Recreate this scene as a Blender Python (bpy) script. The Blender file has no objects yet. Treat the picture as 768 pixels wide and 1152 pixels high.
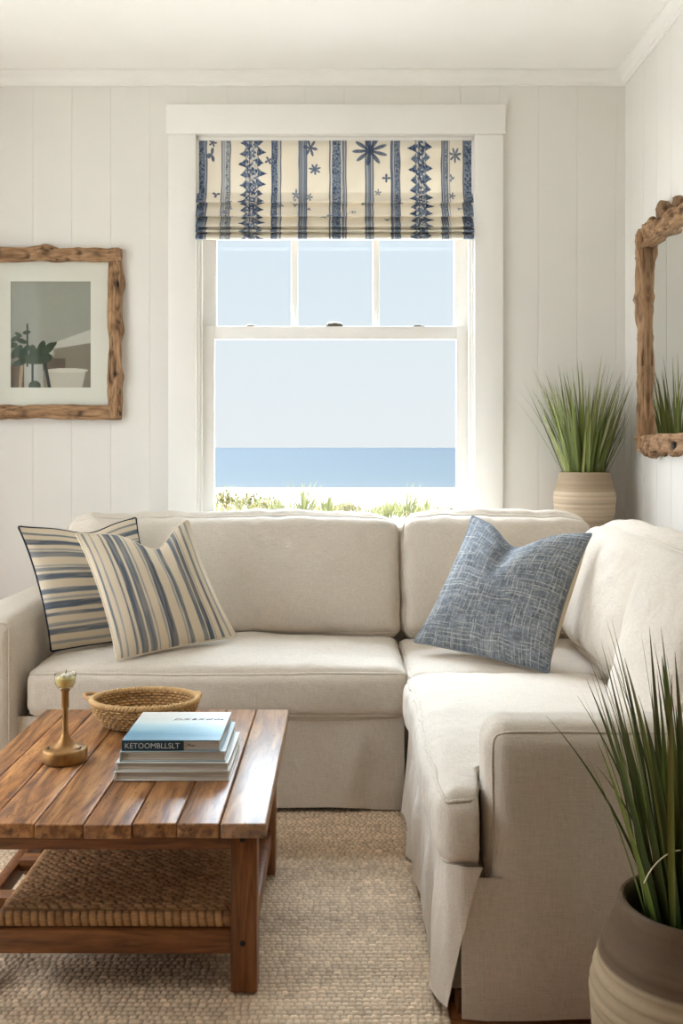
import bpy, bmesh, math, random
import numpy as np
from mathutils import Vector, Matrix

# ------------------------------------------------------------------ frame of the place
F, CX, CY, H = 1100.0, 384.0, 503.0, 1.37
WALL_Y, WALL_X, CEIL = 4.95, 1.4355, 3.262
def P(px, py, Y):
    return np.array([(px - CX) * Y / F, Y, H - (py - CY) * Y / F])

scene = bpy.context.scene
COL = scene.collection
rng = np.random.default_rng(7)
random.seed(7)

# ------------------------------------------------------------------ numpy noise
_T = np.random.default_rng(3).random((64, 64, 64)).astype(np.float32)
def vnoise(p):
    p = np.asarray(p, dtype=np.float64)
    i = np.floor(p).astype(int); f = p - i; f = f * f * (3 - 2 * f)
    i0 = i & 63; i1 = (i + 1) & 63
    def g(a, b, c): return _T[a, b, c]
    x0, y0, z0 = i0[..., 0], i0[..., 1], i0[..., 2]
    x1, y1, z1 = i1[..., 0], i1[..., 1], i1[..., 2]
    fx, fy, fz = f[..., 0], f[..., 1], f[..., 2]
    a = g(x0, y0, z0) * (1 - fx) + g(x1, y0, z0) * fx
    b = g(x0, y1, z0) * (1 - fx) + g(x1, y1, z0) * fx
    c = g(x0, y0, z1) * (1 - fx) + g(x1, y0, z1) * fx
    d = g(x0, y1, z1) * (1 - fx) + g(x1, y1, z1) * fx
    return ((a * (1 - fy) + b * fy) * (1 - fz) + (c * (1 - fy) + d * fy) * fz) * 2 - 1
def fnoise(p, oct=3):
    p = np.asarray(p, dtype=np.float64); s = 0; a = 1.0; t = 0
    for k in range(oct):
        s = s + a * vnoise(p * (2 ** k) + 17.3 * k); t += a; a *= 0.5
    return s / t
def sstep(a, b, x):
    t = np.clip((x - a) / (b - a), 0, 1); return t * t * (3 - 2 * t)

# ------------------------------------------------------------------ mesh builder
class MB:
    def __init__(s): s.v = []; s.f = []; s.c = []; s.n = 0; s.mi = []
    def add(s, verts, faces, col=None, mi=0):
        verts = np.asarray(verts, dtype=np.float64).reshape(-1, 3)
        s.v.append(verts)
        for f in faces: s.f.append(tuple(int(i) + s.n for i in f)); s.mi.append(mi)
        if col is None: col = np.ones((len(verts), 3))
        col = np.asarray(col, dtype=np.float64)
        if col.ndim == 1: col = np.tile(col, (len(verts), 1))
        s.c.append(col); s.n += len(verts); return s
    def box(s, lo, hi, bev=0.0, seg=2, col=None, M=None, mi=0):
        bm = bmesh.new(); bmesh.ops.create_cube(bm, size=1.0)
        lo = np.array(lo, float); hi = np.array(hi, float)
        for v in bm.verts:
            v.co = Vector(((lo + hi) / 2 + np.array(v.co) * (hi - lo)).tolist())
        if bev > 0:
            bmesh.ops.bevel(bm, geom=bm.edges[:], offset=bev, segments=seg, profile=0.5, affect='EDGES')
        bm.verts.index_update()
        V = np.array([v.co[:] for v in bm.verts]); Fc = [[v.index for v in f.verts] for f in bm.faces]
        bm.free()
        if M is not None: V = M(V)
        return s.add(V, Fc, col, mi)
    def grid(s, A, closed_u=False, closed_v=False, col=None, flip=False, mi=0):
        A = np.asarray(A); nu, nv = A.shape[:2]; fs = []
        uu = nu if closed_u else nu - 1; vv = nv if closed_v else nv - 1
        for i in range(uu):
            i2 = (i + 1) % nu
            for j in range(vv):
                j2 = (j + 1) % nv
                q = (i * nv + j, i2 * nv + j, i2 * nv + j2, i * nv + j2)
                fs.append(q[::-1] if flip else q)
        if col is not None: col = np.asarray(col).reshape(-1, 3)
        return s.add(A.reshape(-1, 3), fs, col, mi)
    def tube(s, path, r, n=8, closed=False, col=None, caps=True, mi=0, flat=1.0):
        path = np.asarray(path, float); m = len(path)
        r = np.full(m, r) if np.isscalar(r) else np.asarray(r)
        if closed: T = np.roll(path, -1, 0) - np.roll(path, 1, 0)
        else: T = np.gradient(path, axis=0)
        T /= np.linalg.norm(T, axis=1)[:, None] + 1e-12
        up = np.array([0, 0, 1.0]) if abs(T[0][2]) < .9 else np.array([1.0, 0, 0])
        N = np.cross(T[0], up); N /= np.linalg.norm(N); rings = []
        for i in range(m):
            N = N - T[i] * N.dot(T[i]); N /= np.linalg.norm(N) + 1e-12
            B = np.cross(T[i], N)
            a = np.arange(n) * 2 * np.pi / n
            rings.append(path[i] + r[i] * (np.cos(a)[:, None] * N + flat * np.sin(a)[:, None] * B))
        R = np.array(rings)
        base = s.n
        s.grid(R, closed_u=closed, closed_v=True, mi=mi,
               col=None if col is None else np.tile(np.asarray(col, float), (m * n, 1)))
        if caps and not closed:
            s.f.append(tuple(base + k for k in range(n))[::-1]); s.mi.append(mi)
            s.f.append(tuple(base + (m - 1) * n + k for k in range(n))); s.mi.append(mi)
        return s
    def lathe(s, prof, c, n=48, col=None, caps=True, mi=0):
        prof = np.asarray(prof, float); a = np.arange(n) * 2 * np.pi / n
        A = np.zeros((len(prof), n, 3))
        A[..., 0] = c[0] + prof[:, :1] * np.cos(a); A[..., 1] = c[1] + prof[:, :1] * np.sin(a)
        A[..., 2] = c[2] + prof[:, 1:2]
        cc = None if col is None else np.repeat(np.asarray(col, float).reshape(len(prof), 1, 3), n, 1)
        return s.grid(A, closed_v=True, col=cc, mi=mi, flip=True)
    def build(s, name, mat, parent=None, origin=None, smooth=True, auto=None):
        V = np.concatenate(s.v); C = np.concatenate(s.c)
        if origin is None:
            origin = np.array(parent['_o']) if parent is not None else np.array([
                (V[:, 0].min() + V[:, 0].max()) / 2, (V[:, 1].min() + V[:, 1].max()) / 2, V[:, 2].min()])
        origin = np.asarray(origin, float)
        me = bpy.data.meshes.new(name)
        me.from_pydata((V - origin).tolist(), [], s.f)
        mats = mat if isinstance(mat, (list, tuple)) else [mat]
        for m in mats: me.materials.append(m)
        if len(mats) > 1: me.polygons.foreach_set('material_index', s.mi)
        at = me.attributes.new('tone', 'FLOAT_COLOR', 'POINT')
        at.data.foreach_set('color', np.concatenate([C, np.ones((len(C), 1))], 1).astype(np.float32).ravel())
        if smooth: me.polygons.foreach_set('use_smooth', [True] * len(me.polygons))
        me.update()
        if auto is not None and smooth: me.set_sharp_from_angle(angle=math.radians(auto))
        o = bpy.data.objects.new(name, me); COL.objects.link(o)
        if parent is not None:
            o.parent = parent; o.location = Vector((origin - np.array(parent['_o'])).tolist())
        else: o.location = Vector(origin.tolist())
        o['_o'] = [float(x) for x in origin]
        return o

def tag(o, label=None, cat=None, group=None, kind=None):
    if label: o['label'] = label
    if cat: o['category'] = cat
    if group: o['group'] = group
    if kind: o['kind'] = kind
    return o
def thing(name, loc, label, cat, group=None):
    o = bpy.data.objects.new(name, None); COL.objects.link(o)
    o.location = Vector([float(x) for x in loc]); o['_o'] = [float(x) for x in loc]
    o.empty_display_size = .05
    return tag(o, label, cat, group)

# ------------------------------------------------------------------ materials
class N:
    def __init__(s, name):
        s.m = bpy.data.materials.new(name); s.m.use_nodes = True
        s.t = s.m.node_tree; s.t.nodes.clear()
        s.out = s.t.nodes.new('ShaderNodeOutputMaterial')
    def n(s, typ, **kw):
        nd = s.t.nodes.new('ShaderNode' + typ)
        for k, v in kw.items():
            if k in nd.inputs.keys():
                s.put(nd.inputs[k], v)
            else: setattr(nd, k, v)
        return nd
    def put(s, inp, v):
        if isinstance(v, bpy.types.NodeSocket): s.t.links.new(v, inp)
        elif isinstance(v, (tuple, list)) and len(v) == 3 and inp.type == 'RGBA': inp.default_value = (*v, 1)
        else: inp.default_value = v
    def coords(s, scale=(1, 1, 1), kind='Object', rot=(0, 0, 0)):
        tc = s.n('TexCoord'); mp = s.n('Mapping')
        s.t.links.new(tc.outputs[kind], mp.inputs['Vector'])
        mp.inputs['Scale'].default_value = scale; mp.inputs['Rotation'].default_value = rot
        return mp.outputs['Vector']
    def noise(s, vec, scale, detail=3, rough=.5, dist=0.0):
        nd = s.n('TexNoise'); s.put(nd.inputs['Vector'], vec)
        nd.inputs['Scale'].default_value = scale; nd.inputs['Detail'].default_value = detail
        nd.inputs['Roughness'].default_value = rough; nd.inputs['Distortion'].default_value = dist
        return nd.outputs['Fac']
    def ramp(s, fac, stops):
        nd = s.n('ValToRGB'); s.put(nd.inputs['Fac'], fac); e = nd.color_ramp.elements
        while len(e) > 1: e.remove(e[-1])
        e[0].position = stops[0][0]; e[0].color = (*stops[0][1], 1)
        for p_, c_ in stops[1:]:
            x = e.new(p_); x.color = (*c_, 1)
        return nd.outputs['Color']
    def mix(s, fac, a, b, mode='MIX'):
        nd = s.n('Mix', data_type='RGBA', blend_type=mode)
        s.put(nd.inputs[0], fac); s.put(nd.inputs[6], a); s.put(nd.inputs[7], b)
        return nd.outputs[2]
    def math(s, op, a, b=0.0):
        nd = s.n('Math', operation=op); s.put(nd.inputs[0], a); s.put(nd.inputs[1], b); return nd.outputs[0]
    def attr(s, name='tone'):
        return s.n('Attribute', attribute_name=name).outputs['Color']
    def bump(s, h, strength=.3, dist=.002, nrm=None):
        nd = s.n('Bump'); s.put(nd.inputs['Height'], h)
        nd.inputs['Strength'].default_value = strength; nd.inputs['Distance'].default_value = dist
        if nrm is not None: s.put(nd.inputs['Normal'], nrm)
        return nd.outputs['Normal']
    def done(s, color, rough=.6, spec=.5, metal=0.0, normal=None, **kw):
        b = s.n('BsdfPrincipled'); s.put(b.inputs['Base Color'], color)
        s.put(b.inputs['Roughness'], rough); s.put(b.inputs['Metallic'], metal)
        b.inputs['Specular IOR Level'].default_value = spec
        if normal is not None: s.put(b.inputs['Normal'], normal)
        for k, v in kw.items(): s.put(b.inputs[k.replace('_', ' ')], v)
        s.t.links.new(b.outputs[0], s.out.inputs['Surface']); return s.m

def lin(r, g, b):
    def f(c):
        c /= 255.0
        return c / 12.92 if c <= .04045 else ((c + .055) / 1.055) ** 2.4
    return (f(r), f(g), f(b))

def m_paint(name, c, rough=.55, bump=.05):
    m = N(name); v = m.coords()
    n1 = m.noise(v, 3.0, 4); col = m.mix(n1, tuple(x * .97 for x in c), tuple(min(1, x * 1.03) for x in c))
    n2 = m.noise(v, 160.0, 2)
    return m.done(col, rough, .35, normal=m.bump(n2, bump, .001))
def m_linen(name, c, dark=.80, bump=.35):
    m = N(name); 
    a = m.noise(m.coords((380, 380, 26)), 1.0, 2); b = m.noise(m.coords((26, 380, 380)), 1.0, 2)
    d = m.noise(m.coords((380, 26, 380)), 1.0, 2)
    w = m.math('ADD', m.math('ADD', a, b), d); w = m.math('DIVIDE', w, 3.0)
    big = m.noise(m.coords(), 5.0, 3)
    col = m.ramp(w, [(.36, tuple(x * dark for x in c)), (.5, c), (.64, tuple(min(1, x * 1.10) for x in c))])
    col = m.mix(big, col, m.mix(1.0, col, (.95, .945, .935), 'MULTIPLY'))
    wr = m.noise(m.coords(), 16.0, 4, .55, .6)
    nb = m.bump(wr, .38, .012)
    return m.done(col, .92, .15, normal=m.bump(w, bump, .003, nb), Sheen_Weight=.15)
def m_attr(name, rough=.85, spec=.15, bump=.3, fine=420.0):
    m = N(name); w = m.noise(m.coords(), fine, 2)
    col = m.mix(m.math('MULTIPLY', w, .30), m.attr(), (.55, .55, .55), 'MULTIPLY')
    return m.done(col, rough, spec, normal=m.bump(w, bump, .0015))
def m_wood(name, stops, scale=(2, 26, 26), rough=.35, spec=.5, tone=False, bump=.15, knots=True):
    m = N(name); v = m.coords(scale)
    off = None
    if tone:
        at = m.n('Attribute', attribute_name='tone')
        sep = m.n('SeparateColor'); m.put(sep.inputs[0], at.outputs['Color'])
        comb = m.n('CombineXYZ'); m.put(comb.inputs[0], m.math('MULTIPLY', sep.outputs[2], 30.0)); m.put(comb.inputs[1], m.math('MULTIPLY', sep.outputs[2], 71.0))
        va = m.n('VectorMath', operation='ADD'); m.put(va.inputs[0], v); m.put(va.inputs[1], comb.outputs[0]); v = va.outputs[0]
    g1 = m.noise(v, 1.0, 5, .6, 1.6); g2 = m.noise(v, 4.0, 3, .6, .4)
    g = m.math('ADD', m.math('MULTIPLY', g1, .72), m.math('MULTIPLY', g2, .28))
    col = m.ramp(g, stops)
    if knots:
        sp = m.noise(m.coords(tuple(x * .55 for x in scale)), 1.4, 2, .5, .8)
        k = m.ramp(sp, [(.64, (1, 1, 1)), (.78, (.42, .36, .32))])
        col = m.mix(.8, col, k, 'MULTIPLY')
    if tone == 'worn_reflect':
        col = m.mix(m.math('MULTIPLY', sep.outputs[1], 1.0), col, m.mix(g, lin(120, 92, 74), lin(196, 176, 156)))  # pale mix: wear, and on the right-most plank a painted window reflection
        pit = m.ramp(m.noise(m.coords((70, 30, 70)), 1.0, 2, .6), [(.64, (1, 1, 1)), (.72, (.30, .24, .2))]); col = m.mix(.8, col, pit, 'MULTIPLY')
    if tone: col = m.mix(1.0, col, m.mix(1.0, (1, 1, 1), sep.outputs[0], 'MULTIPLY'), 'MULTIPLY')
    return m.done(col, rough, spec, normal=m.bump(g, bump, .002))

M = {}
M['wall'] = m_paint('painted_boards', lin(226, 223, 217))
M['ceil'] = m_paint('ceiling_paint', lin(246, 244, 240), .8)
M['trim'] = m_paint('white_trim_paint', lin(238, 236, 231), .4, .03)
M['linen'] = m_linen('natural_linen', lin(207, 197, 183), .86)
M['welt'] = m_linen('linen_welt', lin(206, 196, 181))
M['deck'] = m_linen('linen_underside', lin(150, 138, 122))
M['print'] = m_attr('printed_cotton', .85, .12, .15)
_m = M['print'].node_tree; _b = [n for n in _m.nodes if n.type == 'BSDF_PRINCIPLED'][0]; _o = [n for n in _m.nodes if n.type == 'OUTPUT_MATERIAL'][0]
_t = _m.nodes.new('ShaderNodeBsdfTranslucent'); _x = _m.nodes.new('ShaderNodeMixShader'); _x.inputs[0].default_value = .24
_m.links.new(_b.inputs['Base Color'].links[0].from_socket, _t.inputs[0]); _m.links.new(_b.outputs[0], _x.inputs[1]); _m.links.new(_t.outputs[0], _x.inputs[2]); _m.links.new(_x.outputs[0], _o.inputs[0])
M['pillow'] = m_attr('woven_pillow_cloth', .9, .12, .35, 300.0)
M['navy'] = m_linen('navy_piping', lin(44, 50, 62))
M['tweedpipe'] = m_linen('blue_grey_piping', lin(122, 126, 130))
M['cream'] = m_linen('cream_cotton', lin(216, 203, 182))
M['table'] = m_wood('oiled_pine_top', [(.34, lin(66, 38, 20)), (.44, lin(128, 80, 42)), (.54, lin(172, 118, 66)), (.68, lin(204, 154, 98))], (22, 2.2, 22), .36, .5, 'worn_reflect')
M['tleg'] = m_wood('oiled_pine_frame', [(.3, lin(70, 40, 18)), (.5, lin(120, 74, 38)), (.7, lin(146, 96, 54))], (30, 30, 3), .42, .4)
M['trail'] = m_wood('oiled_pine_rail', [(.3, lin(70, 40, 18)), (.5, lin(120, 74, 38)), (.7, lin(146, 96, 54))], (3, 30, 30), .42, .4)
DR = [(.28, lin(60, 40, 27)), (.42, lin(124, 94, 67)), (.55, lin(158, 125, 94)), (.75, lin(180, 149, 117))]
M['drift_z'] = m_wood('driftwood_upright', DR, (34, 34, 5), .75, .2, True, .6, False)
M['drift_y'] = m_wood('driftwood_side', DR, (34, 5, 34), .75, .2, True, .6, False)
M['drift'] = m_wood('driftwood', DR, (5, 34, 34), .75, .2, True, .6, False)
M['floorwood'] = m_wood('floor_boards', [(.3, lin(110, 66, 34)), (.5, lin(160, 104, 60)), (.7, lin(180, 124, 76))], (2, 24, 24), .35, .4)
M['seagrass'] = m_attr('seagrass_strands', .85, .2, .5, 220.0)
M['rug'] = m_attr('sisal_weave', .95, .1, .5, 260.0)
M['pot'] = m_attr('stoneware', .75, .25, .25, 90.0)
M['leaf'] = m_attr('grass_blade', .5, .35, .1, 60.0)
M['dune'] = m_attr('dune_blade', .8, .1, .1, 20.0)
DUNE = .54
M['soil'] = m_paint('potting_soil', lin(44, 34, 26), .95, .8)
M['white_paper'] = m_paint('mat_board', lin(226, 224, 214), .8)
M['artprint'] = m_attr('matte_art_print', .6, .2, .0, 50.0)
M['book_cover'] = m_attr('printed_book_cover', .35, .4, .03, 80.0)
m = N('book_pages'); w_ = m.noise(m.coords((3, 3, 700)), 1.0, 2)
M['pages'] = m.done(m.ramp(w_, [(.35, lin(168, 160, 146)), (.65, lin(222, 216, 204))]), .8, .2, normal=m.bump(w_, .4, .001))
M['boards'] = m_paint('book_boards', lin(206, 202, 194), .5)
M['ink'] = m_paint('dark_ink', lin(40, 52, 60), .7)
M['pale_ink'] = m_paint('pale_ink', lin(206, 214, 210), .6)
m = N('aged_brass'); w_ = m.noise(m.coords(), 30.0, 3)
M['brass'] = m.done(m.ramp(w_, [(.3, lin(128, 90, 48)), (.7, lin(162, 122, 70))]), .45, .5, .7)
M['wax'] = N('candle_wax').done(lin(226, 214, 160), .45, .4, Subsurface_Weight=.2)
M['wick'] = m_paint('wick', lin(60, 52, 44), .9)
M['steel'] = N('satin_nickel').done(lin(150, 146, 138), .38, .5, .9)
M['bolt'] = N('dark_bolt').done(lin(44, 36, 30), .5, .5, .6)
M['sea'] = None
def m_glass(name, tint=(1, 1, 1), refl=1.0, rough=0.0):
    m = N(name); t = m.n('BsdfTransparent'); t.inputs[0].default_value = (*tint, 1)
    g = m.n('BsdfGlossy'); g.inputs['Roughness'].default_value = rough
    lw = m.n('LayerWeight'); fc = m.math('POWER', lw.outputs['Facing'], 5.0)
    mx = m.n('MixShader'); m.put(mx.inputs[0], m.math('MULTIPLY', m.math('ADD', m.math('MULTIPLY', fc, .9), .035), refl))
    m.t.links.new(t.outputs[0], mx.inputs[1]); m.t.links.new(g.outputs[0], mx.inputs[2])
    m.t.links.new(mx.outputs[0], m.out.inputs['Surface']); return m.m
M['glass'] = m_glass('window_glass', (.985, .99, .99), .8)
M['picglass'] = m_glass('picture_glass', (.97, .975, .97), .25)
M['cupglass'] = m_glass('votive_glass', (.93, .92, .84), 1.3, .05)
M['mirror'] = N('silvered_mirror').done((.80, .815, .80), .015, .5, 1.0)

# ------------------------------------------------------------------ setting
def struct(o): o['kind'] = 'structure'; return o
def boards(axis, seams, lo, hi, z0, z1, at, inward, g=.0018, d=.0018):
    """tongue and groove skin in the plane axis=at; seams along the other horizontal axis"""
    s = sorted([x for x in seams if lo + g < x < hi - g]); prof = [(lo, 0)]
    for x in s: prof += [(x - g, 0), (x - g * .3, d), (x + g * .3, d), (x + g, 0)]
    prof.append((hi, 0)); A = np.zeros((2, len(prof), 3))
    for i, (x, dd) in enumerate(prof):
        for k, z in enumerate((z0, z1)):
            A[k, i] = (x, at - inward * dd, z) if axis == 'y' else (at - inward * dd, x, z)
    return A
# back wall with window opening
OX0, OX1, OZ0, OZ1 = -.7335, .6705, .86, 2.936
LX = -2.45; FY = -6.0
TH = .17
seams = [(212 - CX) * .0045 + .1966 * k for k in range(-12, 14)]
mb = MB()
for (a, b, z0, z1) in ((LX, OX0, 0, CEIL), (OX1, WALL_X, 0, CEIL), (OX0, OX1, OZ1, CEIL), (OX0, OX1, 0, OZ0)):
    mb.grid(boards('y', seams, a, b, z0, z1, WALL_Y, -1), flip=False)
    mb.box((a, WALL_Y + .012, z0), (b, WALL_Y + TH, z1))
struct(mb.build('wall_back', M['wall'], smooth=False))
# right wall
seamsY = [WALL_Y - .1 - .1966 * k for k in range(60)]
mb = MB(); mb.grid(boards('x', seamsY, FY, WALL_Y, 0, CEIL, WALL_X, -1), flip=True)
mb.box((WALL_X + .012, FY, 0), (WALL_X + TH, WALL_Y + TH, CEIL))
struct(mb.build('wall_right', M['wall'], smooth=False))
def holed_wall(name, axis, at, out, lo, hi, holes):
    """solid wall, holes = [(a,b,z0,z1)]"""
    mb = MB()
    def bx(a, b, z0, z1):
        if axis == 'x': mb.box((min(at, at + out), a, z0), (max(at, at + out), b, z1))
        else: mb.box((a, min(at, at + out), z0), (b, max(at, at + out), z1))
    x = lo
    for (a, b, z0, z1) in sorted(holes):
        bx(x, a, 0, CEIL); bx(a, b, 0, z0); bx(a, b, z1, CEIL); x = b
    bx(x, hi, 0, CEIL)
    return struct(mb.build(name, M['wall'], smooth=False))
LEFT_HOLES = [(1.75, 2.75, .2, 2.9), (3.0, 4.0, .2, 2.9)]  # openings for added, unseen windows, placed to light the room
FRONT_HOLES = []
holed_wall('wall_left', 'x', LX, -TH, FY, WALL_Y + TH, LEFT_HOLES)
holed_wall('wall_front', 'y', FY, -TH, LX - TH, WALL_X + TH, FRONT_HOLES)
struct(MB().box((LX - TH, FY - TH, CEIL), (WALL_X + TH, WALL_Y + TH, CEIL + .12)).build('ceiling', M['ceil'], smooth=False))
# plank floor
mb = MB(); x = LX
k = 0
while x < WALL_X:
    x2 = min(x + .14, WALL_X)
    mb.box((x + .001, FY, -.03), (x2 - .001, WALL_Y, 0), .002, 1); x = x2
mb.box((LX - TH, FY - TH, -.15), (WALL_X + TH, WALL_Y + TH, -.031))
struct(mb.build('floor', M['floorwood'], smooth=False))
# crown moulding and skirting
CR = [(0, 3.196), (.012, 3.196), (.014, 3.208), (.022, 3.212), (.030, 3.228), (.048, 3.245), (.052, 3.252), (.060, 3.254), (.060, CEIL)]
def molding(name, p0, p1, inn, prof):
    A = np.zeros((2, len(prof), 3))
    for k, p in enumerate((p0, p1)):
        for i, (d, z) in enumerate(prof): A[k, i] = (p[0] + inn[0] * d, p[1] + inn[1] * d, z)
    return struct(MB().grid(A).build(name, M['trim'], smooth=False))
molding('trim_1', (LX, WALL_Y), (WALL_X, WALL_Y), (0, -1), CR)
molding('trim_2', (WALL_X, WALL_Y), (WALL_X, FY), (-1, 0), CR)
molding('trim_3', (LX, FY), (LX, WALL_Y), (1, 0), CR)
SK = [(0, .14), (.008, .14), (.014, .13), (.014, 0)]
molding('baseboard_back', (LX, WALL_Y), (WALL_X, WALL_Y), (0, -1), SK)
molding('baseboard_right', (WALL_X, WALL_Y), (WALL_X, FY), (-1, 0), SK)
molding('baseboard_left', (LX, FY), (LX, WALL_Y), (1, 0), SK)

# the sea window
win = thing('window_1', ((OX0 + OX1) / 2, WALL_Y, OZ0), 'tall white double-hung window looking onto the sea above the sofa', 'window')
win['kind'] = 'structure'
mb = MB()
mb.box((-.873, 4.925, .80), (OX0, WALL_Y, 2.945), .003)
mb.box((OX1, 4.925, .80), (.8145, WALL_Y, 2.945), .003)
mb.box((-.882, 4.915, 2.945), (.823, WALL_Y, 3.0935), .003)
mb.build('casing', M['trim'], win, auto=40)
mb = MB()   # jamb lining and stops
mb.box((OX0, WALL_Y, OZ0), (OX0 + .012, WALL_Y + TH, OZ1)); mb.box((OX1 - .012, WALL_Y, OZ0), (OX1, WALL_Y + TH, OZ1))
mb.box((OX0, WALL_Y, OZ1 - .012), (OX1, WALL_Y + TH, OZ1))
for x0, sg in ((OX0 + .012, 1), (OX1 - .012, -1)):
    a, b = sorted((x0, x0 + sg * .014)); mb.box((a, 4.968, OZ0), (b, 4.992, OZ1), .003)
mb.build('jamb', M['trim'], win, auto=40)
MB().box((-.90, 4.87, .80), (.84, WALL_Y + TH, OZ0), .006).build('sill', M['trim'], win, auto=40)
MB().box((-.87, 4.93, .69), (.81, WALL_Y, .80), .003).build('apron', M['trim'], win, auto=40)
def sash(name, y0, y1, x0, x1, z0, z1, st, rt, rb, mun=()):
    mb = MB()
    mb.box((x0, y0, z0), (x0 + st, y1, z1), .003); mb.box((x1 - st, y0, z0), (x1, y1, z1), .003)
    mb.box((x0 + st, y0, z1 - rt), (x1 - st, y1, z1), .003); mb.box((x0 + st, y0, z0), (x1 - st, y1, z0 + rb), .003)
    for mx in mun: mb.box((mx - .0175, y0 + .004, z0 + rb), (mx + .0175, y1 - .004, z1 - rt), .006)
    # glazing bead
    o = mb.build(name, M['trim'], win, auto=40)
    MB().box((x0 + st - .002, (y0 + y1) / 2 - .002, z0 + rb - .002), (x1 - st + .002, (y0 + y1) / 2 + .002, z1 - rt + .002)).build('pane', M['glass'], o, smooth=False)
    return o
lower = sash('lower_sash', 5.0, 5.038, OX0 + .014, OX1 - .014, OZ0 + .002, 1.988, .069, .066, .09)
upper = sash('upper_sash', 5.042, 5.08, OX0 + .014, OX1 - .014, 1.93, OZ1 - .014, .075, .06, .06, (((331 - CX) * .00458), ((423 - CX) * .00458)))
for px_, w_, hh_ in ((283, .030, .010), (376, .042, .022), (471, .030, .010)):
    x = (px_ - CX) * .00456
    mb = MB(); mb.box((x - w_, 5.006, 1.988), (x + w_, 5.032, 1.988 + hh_ * .55), .003)
    mb.box((x - w_ * .8, 5.002, 1.988 + hh_ * .5), (x + w_ * .35, 5.02, 1.988 + hh_), .003)
    if px_ == 376: mb.tube([(x - w_ * .7, 5.0, 2.0), (x + w_ * .2, 4.994, 2.004), (x + w_ * .9, 5.0, 2.0)], .005)
    tag(mb.build('sash_lock', M['steel'], win, auto=40), 'satin metal sash lock')

def plain_window(name, axis, at, out, a, b, z0, z1, label):
    w = thing(name, (at, (a + b) / 2, z0) if axis == 'x' else ((a + b) / 2, at, z0), label, 'window'); w['kind'] = 'structure'
    mb = MB(); t = .06
    def bx(p, q, r, s_, d0, d1, M_=mb):
        lo, hi = sorted((at + out * d0, at + out * d1))
        if axis == 'x': M_.box((lo, p, r), (hi, q, s_), .003)
        else: M_.box((p, lo, r), (q, hi, s_), .003)
    bx(a, a + t, z0, z1, .04, .09); bx(b - t, b, z0, z1, .04, .09); bx(a, b, z0, z0 + t, .04, .09); bx(a, b, z1 - t, z1, .04, .09)
    mid = (a + b) / 2; bx(mid - .02, mid + .02, z0, z1, .045, .085); bx(a, b, (z0 + z1) / 2 - .02, (z0 + z1) / 2 + .02, .045, .085)
    bx(a - .1, a, z0 - .1, z1 + .1, -.02, 0); bx(b, b + .1, z0 - .1, z1 + .1, -.02, 0)
    bx(a, b, z1, z1 + .1, -.02, 0); bx(a, b, z0 - .1, z0, -.02, 0)
    mb.build('window_frame', M['trim'], w, auto=40)
    g = MB(); bx(a + t, b - t, z0 + t, z1 - t, .064, .068, g); g.build('pane', M['glass'], w, smooth=False)
for i, h_ in enumerate(LEFT_HOLES): plain_window('window_%d' % (2 + i), 'x', LX, -1, *h_, label='unseen window added in the left wall for light, number %d from the camera' % (i + 1))
for h_ in FRONT_HOLES: plain_window('window_4', 'y', FY, -1, *h_, label='window in the wall behind the camera')

# ------------------------------------------------------------------ outdoors
def terrain_z(x, y):
    z = np.interp(y, [5.1, 12, 26, 34, 60, 100, 131, 150], [-.3, -.05, -.02, -.75, -2.6, -3.55, -4.0, -4.6])
    n = fnoise(np.stack([x * .16, y * .16, 0 * x + 2.2], -1), 3)
    amp = np.interp(y, [5.1, 9, 20, 40, 60, 100, 125], [.0, .18, .30, .4, .3, .1, 0])
    z = z + n * amp - np.interp(x, [0, 2.5, 6], [0, .12, .25]) * np.exp(-((y - 22) / 9) ** 2)
    return z
ys = np.concatenate([np.linspace(5.15, 40, 80), np.linspace(41, 150, 60)])
xs = np.concatenate([np.linspace(-140, -14, 30), np.linspace(-13, 13, 90), np.linspace(14, 140, 30)])
YY, XX = np.meshgrid(ys, xs, indexing='ij')
A = np.stack([XX, YY, terrain_z(XX, YY)], -1)
m = N('pale_sand'); s1 = m.noise(m.coords(), .6, 5)
M['sand'] = m.done(m.ramp(s1, [(.3, lin(222, 213, 196)), (.7, lin(238, 231, 218))]), .95, .1, normal=m.bump(m.noise(m.coords(), 8, 4), .4, .05))
ys2 = np.linspace(-25, 5.15, 60); xs2 = np.linspace(-40, LX - TH - .02, 60); YB, XB = np.meshgrid(ys2, xs2, indexing='ij')
B_ = np.stack([XB, YB, -.3 + .10 * fnoise(np.stack([XB * .3, YB * .3, 0 * XB], -1), 2) * np.clip((-XB - 2.6) / 3, 0, 1)], -1)
struct(MB().grid(B_, flip=True).build('ground_bounce', M['sand'], origin=(-2.7, 0, -.3)))  # unseen sand ground added to bounce daylight up onto the ceiling
tag(struct(MB().grid(A, flip=True).build('ground_beach', M['sand'], origin=(0, 5.1, 0))))
m = N('sea_water'); 
tc = m.n('TexCoord'); sep = m.n('SeparateXYZ'); m.put(sep.inputs[0], tc.outputs['Object'])
lg = m.math('DIVIDE', m.math('LOGARITHM', m.math('ADD', sep.outputs[1], 1.0), 10.0), 3.8)
K_ = 1 / 11.0
dk = lambda r, g, b: tuple(x * K_ for x in lin(r, g, b))
base = m.ramp(lg, [(.2, dk(196, 212, 216)), (.42, dk(180, 200, 208)), (.62, dk(164, 186, 200)), (.95, dk(146, 170, 190))])
wv = m.noise(m.coords((.012, .09, .05)), 1.0, 5, .6)
col = m.mix(m.ramp(wv, [(.45, (0, 0, 0)), (.72, (.45, .45, .45))]), base, dk(206, 224, 232))
M['sea'] = m.done(col, .8, .04, normal=m.bump(wv, .15, .3))
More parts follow.
